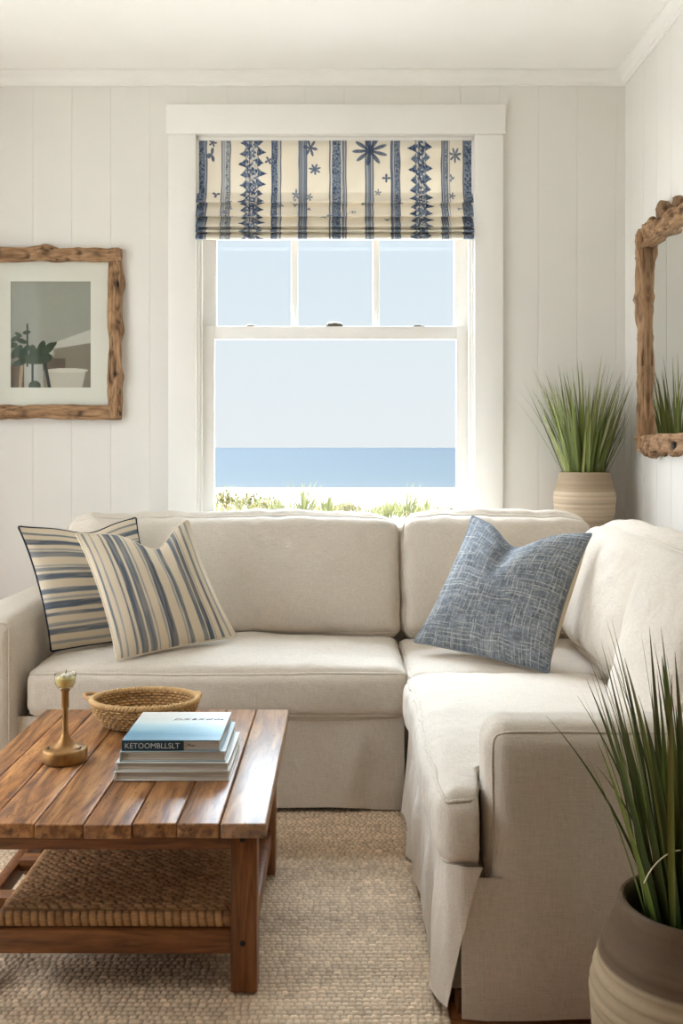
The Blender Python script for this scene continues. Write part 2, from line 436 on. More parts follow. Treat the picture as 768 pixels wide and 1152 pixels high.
ys = np.concatenate([np.linspace(124, 400, 40), np.geomspace(420, 9000, 40)]); xs = np.linspace(-1, 1, 40)
YY, XX = np.meshgrid(ys, xs, indexing='ij')
A = np.stack([XX * YY * 2, YY, 0 * XX - 4.0 + .12 * fnoise(np.stack([XX * YY * .02, YY * .06, 0 * XX], -1))], -1)
struct(MB().grid(A, flip=True).build('sea', M['sea'], origin=(0, 130, -4)))

def blade(mb, base, az, lean, length, curv, width, col, seg=8, fold=.35, tipcol=None, p=1.5, sideways=0.0):
    t = np.linspace(0, 1, seg + 1); ang = lean + curv * t ** p
    d = length / seg; out = np.array([math.cos(az), math.sin(az), 0]); side = np.array([-math.sin(az), math.cos(az), 0])
    pts = [np.array(base, float)]
    for i in range(seg):
        a = (ang[i] + ang[i + 1]) / 2
        pts.append(pts[-1] + d * (math.sin(a) * out + math.cos(a) * np.array([0, 0, 1.0]) + sideways * t[i] * side))
    pts = np.array(pts); w = width * (np.minimum(1, .55 + 1.5 * t) * (1 - t ** 2.4) + .03)
    nrm = np.stack([math.cos(a) * out - math.sin(a) * np.array([0, 0, 1.0]) for a in ang])
    A = np.stack([pts + side * w[:, None], pts - nrm * (w * fold)[:, None], pts - side * w[:, None]], 1)
    col = np.asarray(col, float); tip = col if tipcol is None else np.asarray(tipcol, float)
    C = col[None] * (1 - t[:, None] ** 3) + tip[None] * t[:, None] ** 3
    mb.grid(A, col=np.repeat(C[:, None], 3, 1))
# dune planting
TUFTS = [(341, 577, 20, .72, 'spiky marram tuft on the dune left of the middle of the window', 60),
         (368, 578, 20.5, .56, 'small marram tuft at the right foot of the larger left-hand tuft', 36),
         (436, 577, 20, .54, 'low spreading marram tuft on the dune right of the middle of the window', 40),
         (457, 574, 20.6, .80, 'tallest spiky marram tuft on the dune, on the right of the window', 60),
         (478, 575, 22.3, .62, 'marram tuft just right of the tallest dune tuft', 36),
         (418, 578, 19, .42, 'short marram tuft leftmost of those right of the window middle', 30),
         (312, 578, 19.5, .46, 'short marram tuft beside the yellow dune bushes', 30)]
for px_, py_, Y_, hh_, lab, nb in TUFTS:
    x = (px_ - CX) * Y_ / F; z = float(terrain_z(np.array([x]), np.array([Y_]))[0]) - .02
    mb = MB(); r = random.Random(int(px_))
    for k in range(nb):
        a = r.uniform(0, 6.28); rr = r.uniform(0, .14)
        g = r.uniform(.75, 1.1)
        blade(mb, (x + rr * math.cos(a) * 1.6, Y_ + rr * math.sin(a), z), a, r.uniform(.05, .5), hh_ * r.uniform(.6, 1.15), r.uniform(.1, .9), .016,
              np.array(lin(170, 176, 108)) * g * DUNE, 5, tipcol=np.array(lin(206, 200, 146)) * DUNE)
    tag(mb.build('marram_tuft', M['dune'], origin=(x, Y_, z)), lab, 'dune grass', 'marram tufts on the dune')
BUSH = [(254, 577, 22, .36, .60, 'yellow-green dune bush at the left edge of the window'), (281, 577, 22.8, .38, .50, 'yellow-green dune bush second from the left edge of the window'),
        (300, 578, 21, .40, .34, 'low dune bush between the yellow bushes and the marram tufts'), (388, 580, 21, .40, .26, 'flat dune bush under the middle of the window'),
        (500, 580, 23, .40, .22, 'faint low dune bush at the right edge of the window')]
for px_, py_, Y_, rx, hh_, lab in BUSH:
    x = (px_ - CX) * Y_ / F; z = float(terrain_z(np.array([x]), np.array([Y_]))[0]) - .03
    mb = MB(); r = random.Random(int(px_) + 5)
    for k in range(420):
        a = r.uniform(0, 6.28); u = math.sqrt(r.random()); hgt = (1 - u * u) ** .5 * hh_ * r.uniform(.35, 1.0)
        g = r.uniform(.7, 1.15); c0 = np.array(lin(196, 184, 116)) if r.random() < .5 else np.array(lin(172, 176, 112))
        if r.random() < .1: c0 = np.array(lin(206, 168, 112))
        blade(mb, (x + rx * u * math.cos(a), Y_ + rx * u * math.sin(a), z + hgt), r.uniform(0, 6.28), r.uniform(.2, 1.5), r.uniform(.06, .13), .5, .02, c0 * g * DUNE, 2)
    for k in range(14):
        a = r.uniform(0, 6.28); u = r.random() * rx * .8
        mb.tube([(x, Y_, z), (x + u * .5 * math.cos(a), Y_ + u * .5 * math.sin(a), z + hh_ * .45), (x + u * math.cos(a), Y_ + u * math.sin(a), z + hh_ * .7)], .008, 5, col=lin(130, 110, 80))
    tag(mb.build('dune_bush', M['dune'], origin=(x, Y_, z)), lab, 'bush', 'low bushes on the dune')

mb = MB(); r = random.Random(77)
for k in range(3200):
    px_ = r.choice((r.uniform(225, 392), r.uniform(420, 495))); Y_ = r.uniform(17, 25); x = (px_ - CX) * Y_ / F
    if any(math.hypot(x - (t_[0] - CX) * t_[2] / F, Y_ - t_[2]) < .62 for t_ in TUFTS + BUSH): continue
    if fnoise(np.array([[x * 1.3, Y_ * .6, 3.0]]), 2)[0] < -.12: continue
    z = float(terrain_z(np.array([x]), np.array([Y_]))[0]) - .01
    c0 = np.array(lin(186, 182, 118)) if r.random() < .6 else np.array(lin(206, 190, 140))
    blade(mb, (x, Y_, z), r.uniform(0, 6.28), r.uniform(.1, .9), r.uniform(.12, .34), r.uniform(.1, .8), .016, c0 * DUNE * r.uniform(.8, 1.1), 3)
tag(mb.build('beach_grass', M['dune'], origin=(0, 21, 0)), 'short yellow-green grass covering the dune outside the window', 'grass', kind='stuff')

# ------------------------------------------------------------------ soft furniture helpers
def axis_coords(h, r, m, e=5):
    k = r / h
    edge = 1 - k + k * np.sin(np.linspace(0, 1, e) * np.pi / 2) if False else np.linspace(1 - k, 1, e)
    mid = np.linspace(-(1 - k), 1 - k, m)
    return np.concatenate([-edge[::-1][:-1], mid, edge[1:]])
def cube_surface(cx, cy, cz):
    nx, ny, nz = len(cx), len(cy), len(cz); idx = {}; V = []; Fs = []
    def vid(i, j, k):
        t = (i, j, k)
        if t not in idx: idx[t] = len(V); V.append((cx[i], cy[j], cz[k]))
        return idx[t]
    for i in range(nx - 1):
        for j in range(ny - 1):
            Fs.append((vid(i, j, 0), vid(i, j + 1, 0), vid(i + 1, j + 1, 0), vid(i + 1, j, 0)))
            Fs.append((vid(i, j, nz - 1), vid(i + 1, j, nz - 1), vid(i + 1, j + 1, nz - 1), vid(i, j + 1, nz - 1)))
    for i in range(nx - 1):
        for k in range(nz - 1):
            Fs.append((vid(i, 0, k), vid(i + 1, 0, k), vid(i + 1, 0, k + 1), vid(i, 0, k + 1)))
            Fs.append((vid(i, ny - 1, k), vid(i, ny - 1, k + 1), vid(i + 1, ny - 1, k + 1), vid(i + 1, ny - 1, k)))
    for j in range(ny - 1):
        for k in range(nz - 1):
            Fs.append((vid(0, j, k), vid(0, j, k + 1), vid(0, j + 1, k + 1), vid(0, j + 1, k)))
            Fs.append((vid(nx - 1, j, k), vid(nx - 1, j + 1, k), vid(nx - 1, j + 1, k + 1), vid(nx - 1, j, k + 1)))
    return np.array(V), Fs
def smooth_path(p, it=2, closed=True):
    p = np.array(p)
    for _ in range(it):
        if closed: p = (np.roll(p, 1, 0) + 2 * p + np.roll(p, -1, 0)) / 4
        else: q = p.copy(); q[1:-1] = (p[:-2] + 2 * p[1:-1] + p[2:]) / 4; p = q
    return p
class Soft:
    """upholstered box: half sizes h, edge radius r, puff per axis (+/-), tilt matrix R, centre c"""
    def __init__(s, c, h, r, puff=(0, 0, 0), R=None, wr=.004, seed=0, extra=None, wscale=5.0, sag=0.0, slump=None):
        s.slump = slump
        s.c = np.array(c, float); s.h = np.array(h, float); s.r = r; s.puff = puff
        s.R = np.eye(3) if R is None else np.array(R); s.wr = wr; s.seed = seed; s.extra = extra; s.ws = wscale; s.sag = sag
    def __call__(s, p, lift=0.0):
        p = np.asarray(p, float); h = s.h; q = p * h; inner = np.clip(q, -(h - s.r), h - s.r); d = q - inner
        L = np.linalg.norm(d, axis=1)[:, None]; n = d / (L + 1e-9); q = inner + n * (s.r + lift)
        w = 1 - np.clip(np.abs(p), 0, 1) ** 2.2
        for a in range(3):
            b, c_ = [(1, 2), (0, 2), (0, 1)][a]
            q[:, a] += np.sign(p[:, a]) * np.abs(p[:, a]) ** 2 * s.puff[a] * (w[:, b] * w[:, c_]) ** .6
        if s.slump:
            a_, b_ = s.slump[0]; e4 = np.abs(p[:, a_]) ** 5 * np.clip(p[:, b_], 0, 1) ** 5
            for ax in (a_, b_): q[:, ax] -= np.sign(p[:, ax]) * s.slump[1] * e4
        if s.sag: q[:, 2] -= s.sag * (1 - (np.clip(p[:, 0], -1, 1)) ** 2) * (p[:, 2] > -.2) * np.clip(p[:, 2], 0, 1)
        if s.wr:
            k = q * s.ws + s.seed * 7.7
            q = q + n * (s.wr * (fnoise(k, 2) + .35 * fnoise(k * 3.1 + 5, 2)))[:, None]
        if s.extra is not None: q = q + s.extra(q, n, p)
        return q @ s.R.T + s.c
    def mesh(s, m=(24, 12, 16)):
        cs = [axis_coords(s.h[a], s.r, m[a]) for a in range(3)]
        V, Fs = cube_surface(*cs); mb = MB(); mb.add(s(V), Fs); return mb
    def loop(s, a, sgn, n=120, k=.0):
        """edge loop round the face axis a = sgn"""
        b, c_ = [(1, 2), (0, 2), (0, 1)][a]; t = np.linspace(0, 4, n, endpoint=False); P_ = np.zeros((n, 3))
        P_[:, a] = sgn * (1 - k * s.r / s.h[a])
        seg = t.astype(int); u = (t - seg) * 2 - 1
        X = np.select([seg == 0, seg == 1, seg == 2, seg == 3], [u, np.ones(n), -u, -np.ones(n)])
        Z = np.select([seg == 0, seg == 1, seg == 2, seg == 3], [-np.ones(n), u, np.ones(n), -u])
        P_[:, b] = X; P_[:, c_] = Z
        return smooth_path(s(P_, .001), 2)
    def pipe(s, a, sgn, parent, mat, r=.0052, n=160, name='piping'):
        return MB().tube(s.loop(a, sgn, n), r, 6, closed=True).build(name, mat, parent)
def rot(axis, deg): return np.array(Matrix.Rotation(math.radians(deg), 3, axis))

# ------------------------------------------------------------------ the sectional sofa
sofa = thing('sectional_sofa', (0, 3.6, 0), 'large L-shaped sofa in loose natural linen slipcovers under the window', 'sofa')
# frame under the covers
mb = MB(); mb.box((-1.20, 3.70, .05), (1.2, 4.52, .365), .02); mb.box((.275, 2.37, .05), (1.2, 3.7, .365), .02)
mb.build('frame', M['deck'], sofa, auto=40)
for (x, y) in ((.315, 2.39), (-1.30, 3.90), (-1.36, 4.56), (1.26, 4.56), (1.24, 2.42), (.50, 2.40)):
    MB().box((x - .035, y - .03, .0), (x + .035, y + .03, .06), .004).build('foot', M['tleg'], sofa, auto=40)
# back frames
b1 = Soft((-.02, 4.59, .44), (1.39, .05, .40), .04, seed=3); b1.mesh((40, 4, 14)).build('back_frame', M['linen'], sofa)
b2 = Soft((1.29, 3.57, .44), (.065, 1.07, .40), .04, seed=4); b2.mesh((4, 34, 14)).build('back_frame', M['linen'], sofa)
# arms
ar = Soft((.828, 2.412, .365), (.483, .088, .338), .058, (0, .008, .006), seed=5, wr=.005)
o = ar.mesh((40, 8, 26)).build('armrest', M['linen'], sofa)
ar.pipe(1, -1, o, M['welt'], .0035)
al = Soft((-1.328, 4.10, .385), (.115, .50, .35), .055, (.003, .0, .008), seed=6, wr=.005)
o = al.mesh((10, 34, 22)).build('armrest', M['linen'], sofa)
al.pipe(1, -1, o, M['welt'], .0035)
# seat cushions
def front_creases(q, n, p):
    e = np.exp(-((p[:, 0] + 1) * .55 / .12) ** 1.0) * (np.abs(n).max(1) > 0)
    s_ = fnoise(np.stack([q[:, 0] * 5, q[:, 1] * 19, q[:, 2] * 2 + 3], -1), 2)
    out = np.zeros_like(q)
    inn = sstep(-.262, -.240, q[:, 0]); out[:, 1] = np.maximum(-.462 - q[:, 1], 0) * inn
    out[:, 2] = .013 * s_ * e * (p[:, 2] > 0); out[:, 0] = .006 * s_ * e + 0
    return out
c1 = Soft((-.468, 3.98, .447), (.714, .345, .088), .045, (.004, .012, .046), seed=11, wr=.009)
o = c1.mesh((60, 30, 8)).build('seat_cushion', M['linen'], sofa); c1.pipe(2, 1, o, M['welt']); c1.pipe(2, -1, o, M['welt'])
c2 = Soft((.70, 3.965, .442), (.456, .360, .082), .04, (.0, .004, .028), seed=12, wr=.006)
o = c2.mesh((40, 30, 8)).build('seat_cushion', M['linen'], sofa); c2.pipe(2, 1, o, M['welt'])
c3 = Soft((.588, 2.965, .447), (.358, .635, .090), .05, (.006, .010, .040), seed=13, wr=.008, extra=front_creases)
o = c3.mesh((90, 90, 8)).build('seat_cushion', M['linen'], sofa); c3.pipe(2, 1, o, M['welt'], n=260); c3.pipe(2, -1, o, M['welt'], n=260)
# back cushions
Rb = rot('X', -12); Rr = rot('Y', 14)
def top_creases(q, n, p):
    k = np.exp(-(1 - p[:, 2]) / .34) * (p[:, 1] < .4)
    a = fnoise(np.stack([q[:, 0] * 8 + q[:, 2] * 7, q[:, 2] * 5, q[:, 1] * 2], -1), 2)
    e = np.exp(-(1 - np.abs(p[:, 0])) / .10) * .7
    b = fnoise(np.stack([q[:, 0] * 4, q[:, 2] * 17, q[:, 1] * 2 + 7], -1), 2)
    return n * (.016 * k * a + .012 * e * b)[:, None]
def side_creases(q, n, p):
    k = np.exp(-(1 - p[:, 2]) / .40) * (p[:, 0] < .4)
    a = fnoise(np.stack([q[:, 1] * 8 + q[:, 2] * 9, q[:, 2] * 6, q[:, 0] * 2 + 4], -1), 2)
    e = np.exp(-(1 - np.abs(p[:, 1])) / .16) * .8
    b = fnoise(np.stack([q[:, 1] * 5, q[:, 2] * 16, q[:, 0] * 2 + 9], -1), 2)
    out = n * (.014 * k * a + .012 * e * b)[:, None]
    if len(p) and q[:, 1].max() - q[:, 1].min() > .8: out[:, 0] += .075 * np.clip((-p[:, 1] - .1) / .9, 0, 1) ** 1.6 * (p[:, 0] < .5)
    return out
for (x0, x1, sd) in ((-1.235, .256, 21), (.258, 1.12, 22)):
    k = Soft(((x0 + x1) / 2, 4.380, .793), ((x1 - x0) / 2, .10, .268), .055, (.004, .07, .022), R=Rb, seed=sd, wr=.016, wscale=3.6, slump=((0, 2), .018), extra=top_creases)
    o = k.mesh((int(96 * (x1 - x0) / 1.4), 8, 46)).build('back_cushion', M['linen'], sofa)
    k.pipe(1, -1, o, M['welt'], n=240); k.pipe(1, 1, o, M['welt'], n=240)
for (y0, y1, sd, dx, tl) in ((3.15, 4.14, 23, .05, 15), (2.515, 3.075, 24, -.035, 14)):
    k = Soft((1.035 + dx, (y0 + y1) / 2, .800), (.105, (y1 - y0) / 2, .272),   .10 if sd == 23 else .05, (.065 if sd == 23 else .05, .0, .020), R=rot('Y', tl), seed=sd, wr=.014, wscale=3.6, slump=((1, 2), .036 if sd == 23 else .02), extra=side_creases)
    o = k.mesh((8, int(80 * (y1 - y0)), 44)).build('back_cushion', M['linen'], sofa)
    k.pipe(0, -1, o, M['welt'], n=220); k.pipe(0, 1, o, M['welt'], n=220)
# slipcover skirts: hanging cloth sheets
def skirt(path, z0, z1, amp, seed, flare=.9, nz=26, thick=.006, out=None, shear=None, hem=.012, step=.018, folds=()):
    path = np.array(path, float); L = np.r_[0, np.cumsum(np.linalg.norm(np.diff(path, axis=0), axis=1))]
    n = int(L[-1] / step) + 2; s_ = np.linspace(0, L[-1], n); t = np.linspace(0, 1, nz)
    S, T = np.meshgrid(s_, t, indexing='ij')
    if shear is not None: S = S - shear * T ** .8 * sstep(L[-1] - .5, L[-1], S)
    px_ = np.interp(S, L, path[:, 0]); py_ = np.interp(S, L, path[:, 1])
    e = 1e-3; tx = np.interp(S + e, L, path[:, 0]) - np.interp(S - e, L, path[:, 0]); ty = np.interp(S + e, L, path[:, 1]) - np.interp(S - e, L, path[:, 1])
    l = np.hypot(tx, ty) + 1e-9; nx_, ny_ = ty / l, -tx / l
    rip = fnoise(np.stack([S * 6.0 + seed, T * .9 + seed, 0 * S], -1), 2) + .45 * fnoise(np.stack([S * 17 + seed, T * 1.6, 0 * S + 3], -1), 2)
    d = amp * (.15 + T ** 1.1) * rip + amp * flare * T
    for (sc, wd, hgt, slope) in folds: d = d + hgt * np.exp(-((S - sc - slope * T) / wd) ** 2) * sstep(.05, .4, T)
    hz = hem * fnoise(np.stack([S * 5 + seed, 0 * S, 0 * S + 9], -1), 2)
    Z = z0 + (np.maximum(z1 + hz, .014) - z0) * T
    A = np.stack([px_ + nx_ * d, py_ + ny_ * d, Z], -1); B = np.stack([px_ + nx_ * (d - thick), py_ + ny_ * (d - thick), Z], -1)
    mb = MB(); mb.grid(A); mb.grid(B, flip=True)
    mb.grid(np.stack([A[:, -1], B[:, -1]], 1)); mb.grid(np.stack([A[-1], B[-1]], 1), flip=True); mb.grid(np.stack([A[0], B[0]], 1))
    return mb
skirt([(-1.42, 3.66), (.235, 3.66)], .362, .022, .012, 1.0, folds=((1.25, .10, .016, -.55), (1.52, .05, .012, -.1))).build('skirt', M['linen'], sofa)
skirt([(.250, 3.60), (.244, 3.0), (.244, 2.40), (.254, 2.345), (.290, 2.322), (.335, 2.32)], .372, .032, .022, 4.0, flare=.3, shear=.085, hem=.032, step=.012, folds=((.30, .05, .018, .04), (.62, .06, .022, -.06), (.93, .05, .020, .03), (1.14, .04, .010, .0))).build('skirt', M['linen'], sofa)
skirt([(.285, 2.322), (1.31, 2.322)], .345, .012, .007, 8.0, hem=.012).build('skirt', M['linen'], sofa)
skirt([(-1.42, 4.6), (-1.42, 3.66)], .362, .022, .008, 9.0).build('skirt', M['linen'], sofa)
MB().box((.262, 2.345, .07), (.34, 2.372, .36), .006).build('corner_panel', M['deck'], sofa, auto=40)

# ------------------------------------------------------------------ throw pillows
def pillow(name, corners, thick, n, colf, label, pipe_mat, chop=.0, conc=.045, seed=0, edge_r=.0045, chop_u=.5, bulge=0.0):
    BL, BR, TR, TL = [np.array(c, float) for c in corners]
    cen = (BL + BR + TR + TL) / 4
    nr = np.cross(BR - BL, TL - BL); nr /= np.linalg.norm(nr)      # faces the room
    t = np.sin((np.linspace(0, 1, n) - .5) * np.pi) * .5 + .5; t = .6 * np.linspace(0, 1, n) + .4 * t
    U, V = np.meshgrid(t, t, indexing='ij')
    def pos(U, V, side):
        U_ = np.clip(U, 0, 1); V_ = np.clip(V, 0, 1)
        w = lambda x: 4 * x * (1 - x)
        u2 = U_ + conc * w(V_) ** .8 * (1 - 2 * U_); v2 = V_ + conc * np.where(V_ < .5, .30, 1.0) * w(U_) ** .8 * (1 - 2 * V_)
        if chop: v2 = v2 - chop * np.exp(-((U_ - chop_u) / .20) ** 2) * V_ ** 2.0
        Pq = (BL[None, None] * ((1 - u2) * (1 - v2))[..., None] + BR * (u2 * (1 - v2))[..., None] + TR * (u2 * v2)[..., None] + TL * ((1 - u2) * v2)[..., None])
        f = (w(U_) ** .55) * (w(V_) ** .55)
        if chop: f = f * (1 - .45 * np.exp(-((U_ - chop_u) / .07) ** 2) * sstep(.45, 1, V_))
        wr = .006 * fnoise(np.stack([U_ * 5 + seed, V_ * 5, 0 * U_ + side], -1), 3) * (f ** .3)
        # seam puckers near the edges
        ed = np.minimum(np.minimum(U_, 1 - U_), np.minimum(V_, 1 - V_))
        pk = .004 * np.exp(-ed / .06) * fnoise(np.stack([U_ * 14 + seed, V_ * 14, 0 * U_], -1), 2) * (f ** .2)
        if side < 0 and bulge:
            dd = 1 - U_; Pq = Pq + ((BR - BL) * bulge)[None, None] * (dd / .07 * np.exp(1 - dd / .07) * w(V_) ** .5)[..., None]
        return Pq + nr * (side * (thick / 2 * f + wr * .8) + pk)[..., None]
    org = np.array([cen[0], cen[1], min(BL[2], BR[2])])
    root = thing(name, org, label, 'pillow', None)
    C = colf(U, V, 1)
    mb = MB(); mb.grid(pos(U, V, 1), col=C); mb.build('cover', M['pillow'], root)
    mb = MB(); mb.grid(pos(U, V, -1), flip=True, col=colf(U, V, -1)); mb.build('back_panel', M['pillow'], root)
    s_ = np.linspace(0, 1, 60, endpoint=False); z_ = 0 * s_
    us = np.concatenate([s_, z_ + 1, 1 - s_, z_]); vs = np.concatenate([z_, s_, z_ + 1, 1 - s_])
    loop = smooth_path(pos(us[:, None], vs[:, None], 0)[:, 0], 1)
    MB().tube(loop, edge_r, 7, closed=True).build('piping', pipe_mat, root)
    return root
CREAM = np.array(lin(218, 204, 180)); SB = np.array(lin(116, 123, 131)); SBL = np.array(lin(154, 157, 158)); SD = np.array(lin(94, 103, 115))
def stripes(t, rough, defs):
    C = np.tile(CREAM, t.shape + (1,)); 
    for (a, b, c) in defs:
        q = t + rough * .006
        k = (sstep(a - .004, a + .004, q) * (1 - sstep(b - .004, b + .004, q)))
        tex = .80 + .20 * sstep(-.3, .2, rough)
        C = C * (1 - (k * tex)[..., None]) + np.asarray(c) * (k * tex)[..., None]
    return C
def front_stripe(U, V, side):
    r = fnoise(np.stack([U * 70, V * 5, 0 * U + side], -1), 3)
    return stripes(U + .012 * np.sin(V * 3), r, [(.035, .05, SB), (.085, .10, SBL), (.16, .175, SB), (.20, .255, SD), (.275, .33, SB), (.345, .36, SBL), (.42, .435, SBL), (.445, .505, SD), (.585, .60, SBL), (.61, .645, SB), (.725, .765, SB), (.775, .815, SD), (.825, .835, SBL), (.88, .905, SB), (.945, .965, SBL)])
def back_stripe(U, V, side):
    r = fnoise(np.stack([U * 5, V * 70, 0 * U + side], -1), 3)
    return stripes(V + .012 * np.sin(U * 4), r, [(.05, .07, SBL), (.12, .165, SB), (.185, .21, SBL), (.26, .29, SB), (.32, .375, SD), (.39, .41, SBL), (.44, .48, SB), (.55, .60, SD), (.62, .65, SB), (.66, .675, SBL), (.74, .79, SB), (.80, .815, SBL), (.85, .89, SD), (.93, .95, SB)])
def tweed(U, V, side):
    if side < 0: return np.tile(np.array(lin(206, 190, 164)), U.shape + (1,))
    n1 = fnoise(np.stack([U * 90, V * 22, 0 * U], -1), 2); n2 = fnoise(np.stack([U * 22, V * 90, 0 * U + 4], -1), 2)
    g = fnoise(np.stack([U * 110, V * 110, 0 * U + 8], -1), 1)
    C = np.array(lin(114, 119, 125)) * (1 + .34 * (n1 + n2) + .25 * g)[..., None]
    wu = U + .012 * fnoise(np.stack([U * 3, V * 9, 0 * U + 1], -1), 2); wv = V + .012 * fnoise(np.stack([U * 9, V * 3, 0 * U + 2], -1), 2)
    r = random.Random(5); K = np.zeros_like(U)
    for q, other in ((wu, V), (wv, U)):
        x = .03
        while x < 1:
            w = r.uniform(.0014, .0034)
            on = sstep(-.35, .05, fnoise(np.stack([other * r.uniform(5, 9), 0 * U + x * 50, 0 * U], -1), 2) + r.uniform(-.25, .15) - .30 * sstep(.45, .75, V - .6 * U + .15))
            K = np.maximum(K, np.exp(-((q - x) / w) ** 2) * on); x += r.uniform(.010, .034)
    K = K * (.75 + .4 * g)
    return C * (1 - np.clip(K, 0, 1)[..., None] * .8) + np.array(lin(196, 194, 184)) * np.clip(K, 0, 1)[..., None] * .8
pillow('throw_pillow', [P(57, 733, 3.85), P(190, 715, 4.08), P(153, 582, 4.26), P(20, 592, 3.92)], .13, 220, back_stripe,
       'cream pillow with horizontal blue stripes and navy piping, tucked behind beside left arm', M['navy'], .06, seed=2, chop_u=.55)
pillow('throw_pillow', [P(131, 743, 3.69), P(266, 716, 3.94), P(211, 584, 4.06), P(85, 600, 3.85)], .15, 220, front_stripe,
       'cream pillow with upright blue stripes, in front of the other striped pillow', M['cream'], .17, seed=9, chop_u=.62)
pillow('throw_pillow', [P(465, 722, 3.93), P(617, 757, 3.58), P(666, 600, 3.72), P(531, 580, 4.16)], .20, 300, tweed,
       'square blue-grey crosshatched pillow with a cream back, in the corner of the sofa', M['tweedpipe'], .15, seed=15, chop_u=.47, bulge=.05)

# ------------------------------------------------------------------ roman blind
BY = 4.958
prof = [(BY, 2.927), (BY - .002, 2.75), (BY - .008, 2.66), (BY - .018, 2.62), (BY - .026, 2.604), (BY - .022, 2.600), (BY - .006, 2.612), (BY - .002, 2.606),
        (BY - .016, 2.575), (BY - .030, 2.540), (BY - .033, 2.531), (BY - .028, 2.528), (BY - .008, 2.541), (BY - .004, 2.535), (BY - .018, 2.510), (BY - .034, 2.484), (BY - .036, 2.477), (BY - .030, 2.474),
        (BY - .010, 2.486), (BY - .006, 2.480), (BY - .024, 2.466), (BY - .038, 2.455), (BY - .038, 2.450), (BY - .032, 2.448), (BY - .012, 2.457), (BY - .010, 2.450), (BY - .026, 2.440), (BY - .036, 2.428), (BY - .038, 2.417), (BY - .030, 2.413), (BY - .016, 2.416)]
prof = np.array(prof); prof[:, 0] = np.where(prof[:, 0] < BY - .013, BY + (prof[:, 0] - BY) * 1.75, BY + (prof[:, 0] - BY) * .5); Lp = np.r_[0, np.cumsum(np.linalg.norm(np.diff(prof, axis=0), axis=1))]
nv_, nu_ = 330, 640
sv = np.linspace(0, Lp[-1], nv_); py_ = np.interp(sv, Lp, prof[:, 0]); pz_ = np.interp(sv, Lp, prof[:, 1])
for _ in range(2):
    py_[1:-1] = (py_[:-2] + 2 * py_[1:-1] + py_[2:]) / 4; pz_[1:-1] = (pz_[:-2] + 2 * pz_[1:-1] + pz_[2:]) / 4
bx0, bx1 = (221.5 - CX) * .0045, (531.5 - CX) * .0045
ux = np.linspace(bx0, bx1, nu_)
XX, SS = np.meshgrid(ux, sv, indexing='ij')
PX = XX / .0045 + CX; PY = 157 + SS / .0045
CB = np.array(lin(240, 233, 219)); D1 = np.array(lin(66, 82, 112)); D2 = np.array(lin(126, 140, 160)); D3 = np.array(lin(176, 180, 184))
def nz(fx, fy, k=0.): return fnoise(np.stack([PX * fx, PY * fy, 0 * PX + k], -1), 2)
PXw = PX + .7 * nz(.12, .06, 3)
C = np.tile(CB, PX.shape + (1,)) * (1 + .05 * nz(.05, .05, 9))[..., None]
def lay(mask, c):
    global C
    C = C * (1 - mask[..., None]) + np.asarray(c) * mask[..., None]
def band(a, b, c, soft=.35, alpha=1.0): lay(alpha * sstep(a - soft, a + soft, PXw) * (1 - sstep(b - soft, b + soft, PXw)), c)
def ornate(a, b, base, ink, f=.55):
    band(a, b, base)
    k = sstep(-.02, .22, nz(f, f, a)) * sstep(a - .3, a + .3, PXw) * (1 - sstep(b - .3, b + .3, PXw)); lay(k * .9, ink)
    k = sstep(.18, .35, nz(f * 1.2, f * 1.2, b + 7)) * sstep(a, a + .5, PXw) * (1 - sstep(b - .5, b, PXw)); lay(k * .8, D3)
def line(x, w=.8, c=D1): band(x - w, x + w, c, .3, .9)
def serrated(cx, half, core, period, ph):
    s_ = ((PY + ph) / period) % 1.0
    for sg in (-1, 1):
        dx = (PXw - cx) * sg; sl = (s_ + (.12 if sg > 0 else 0)) % 1
        reach = core + (half - core) * np.where(sl < .62, (sl / .62) ** 1.5, ((1 - sl) / .38) ** 1.2) * (.85 + .5 * nz(.05, .12, sg)) + .8 * nz(.5, .5, sg + 3)
        lay(sstep(-.4, .4, reach - dx) * (dx > 0), D1)
        inner = core + (half - core) * np.where(sl < .55, sl / .55, (1 - sl) / .45) * .62
        lay(.75 * sstep(-.4, .4, inner - dx) * (dx > core) * sstep(-.1, .15, nz(.7, .7, sg + 30)), D2)
    band(cx - core, cx + core, D2)
    lay(.9 * sstep(-.05, .15, nz(.5, .4, cx)) * sstep(cx - core, cx - core + .4, PXw) * (1 - sstep(cx + core - .4, cx + core, PXw)), D1)
    lay(.8 * sstep(.1, .25, nz(.6, .45, cx + 50)) * sstep(cx - core, cx - core + .4, PXw) * (1 - sstep(cx + core - .4, cx + core, PXw)), CB)
    line(cx - core * .35, .5)
def burst(cx, cy, rx, ry, npet, ph=0.0, c=D1, inner=.15, up=False):
    dx = (PX - cx) / rx; dy = (PY - cy) / ry; r = np.hypot(dx, dy); a = np.arctan2(dy, dx) + ph
    pet = np.abs(np.cos(a * npet / 2)) ** 1.4
    m_ = sstep(-.06, .06, (inner + (1 - inner) * pet) - r)
    if up: m_ = m_ * (1 - .8 * sstep(.3, .9, dy))
    lay(m_ * .9, c)
    lay(m_ * .7 * sstep(.0, .2, nz(.8, .8, cx)) * sstep(.3, .5, r), D2)
ornate(221, 230.5, D2, D1); line(232, .9); band(230.6, 231.1, D3)
line(249.3, .7); band(250.5, 253, D3); ornate(253.5, 257.5, D3, D1, .8); line(258.6, .7)
serrated(283, 15.5, 6.5, 12.0, 3)
ornate(306, 312.5, D2, D1, .7); line(305.8, .7); band(313.3, 314.6, D3); line(315.8, .7)
line(337, .7); band(338, 343.5, D2); band(340, 341.5, D3); line(344.4, .8); line(336, .5, D2)
line(371, .8); ornate(373.5, 383.5, D2, D1, .55); line(385.5, .6); band(386.2, 387.6, D2); line(389, .7)
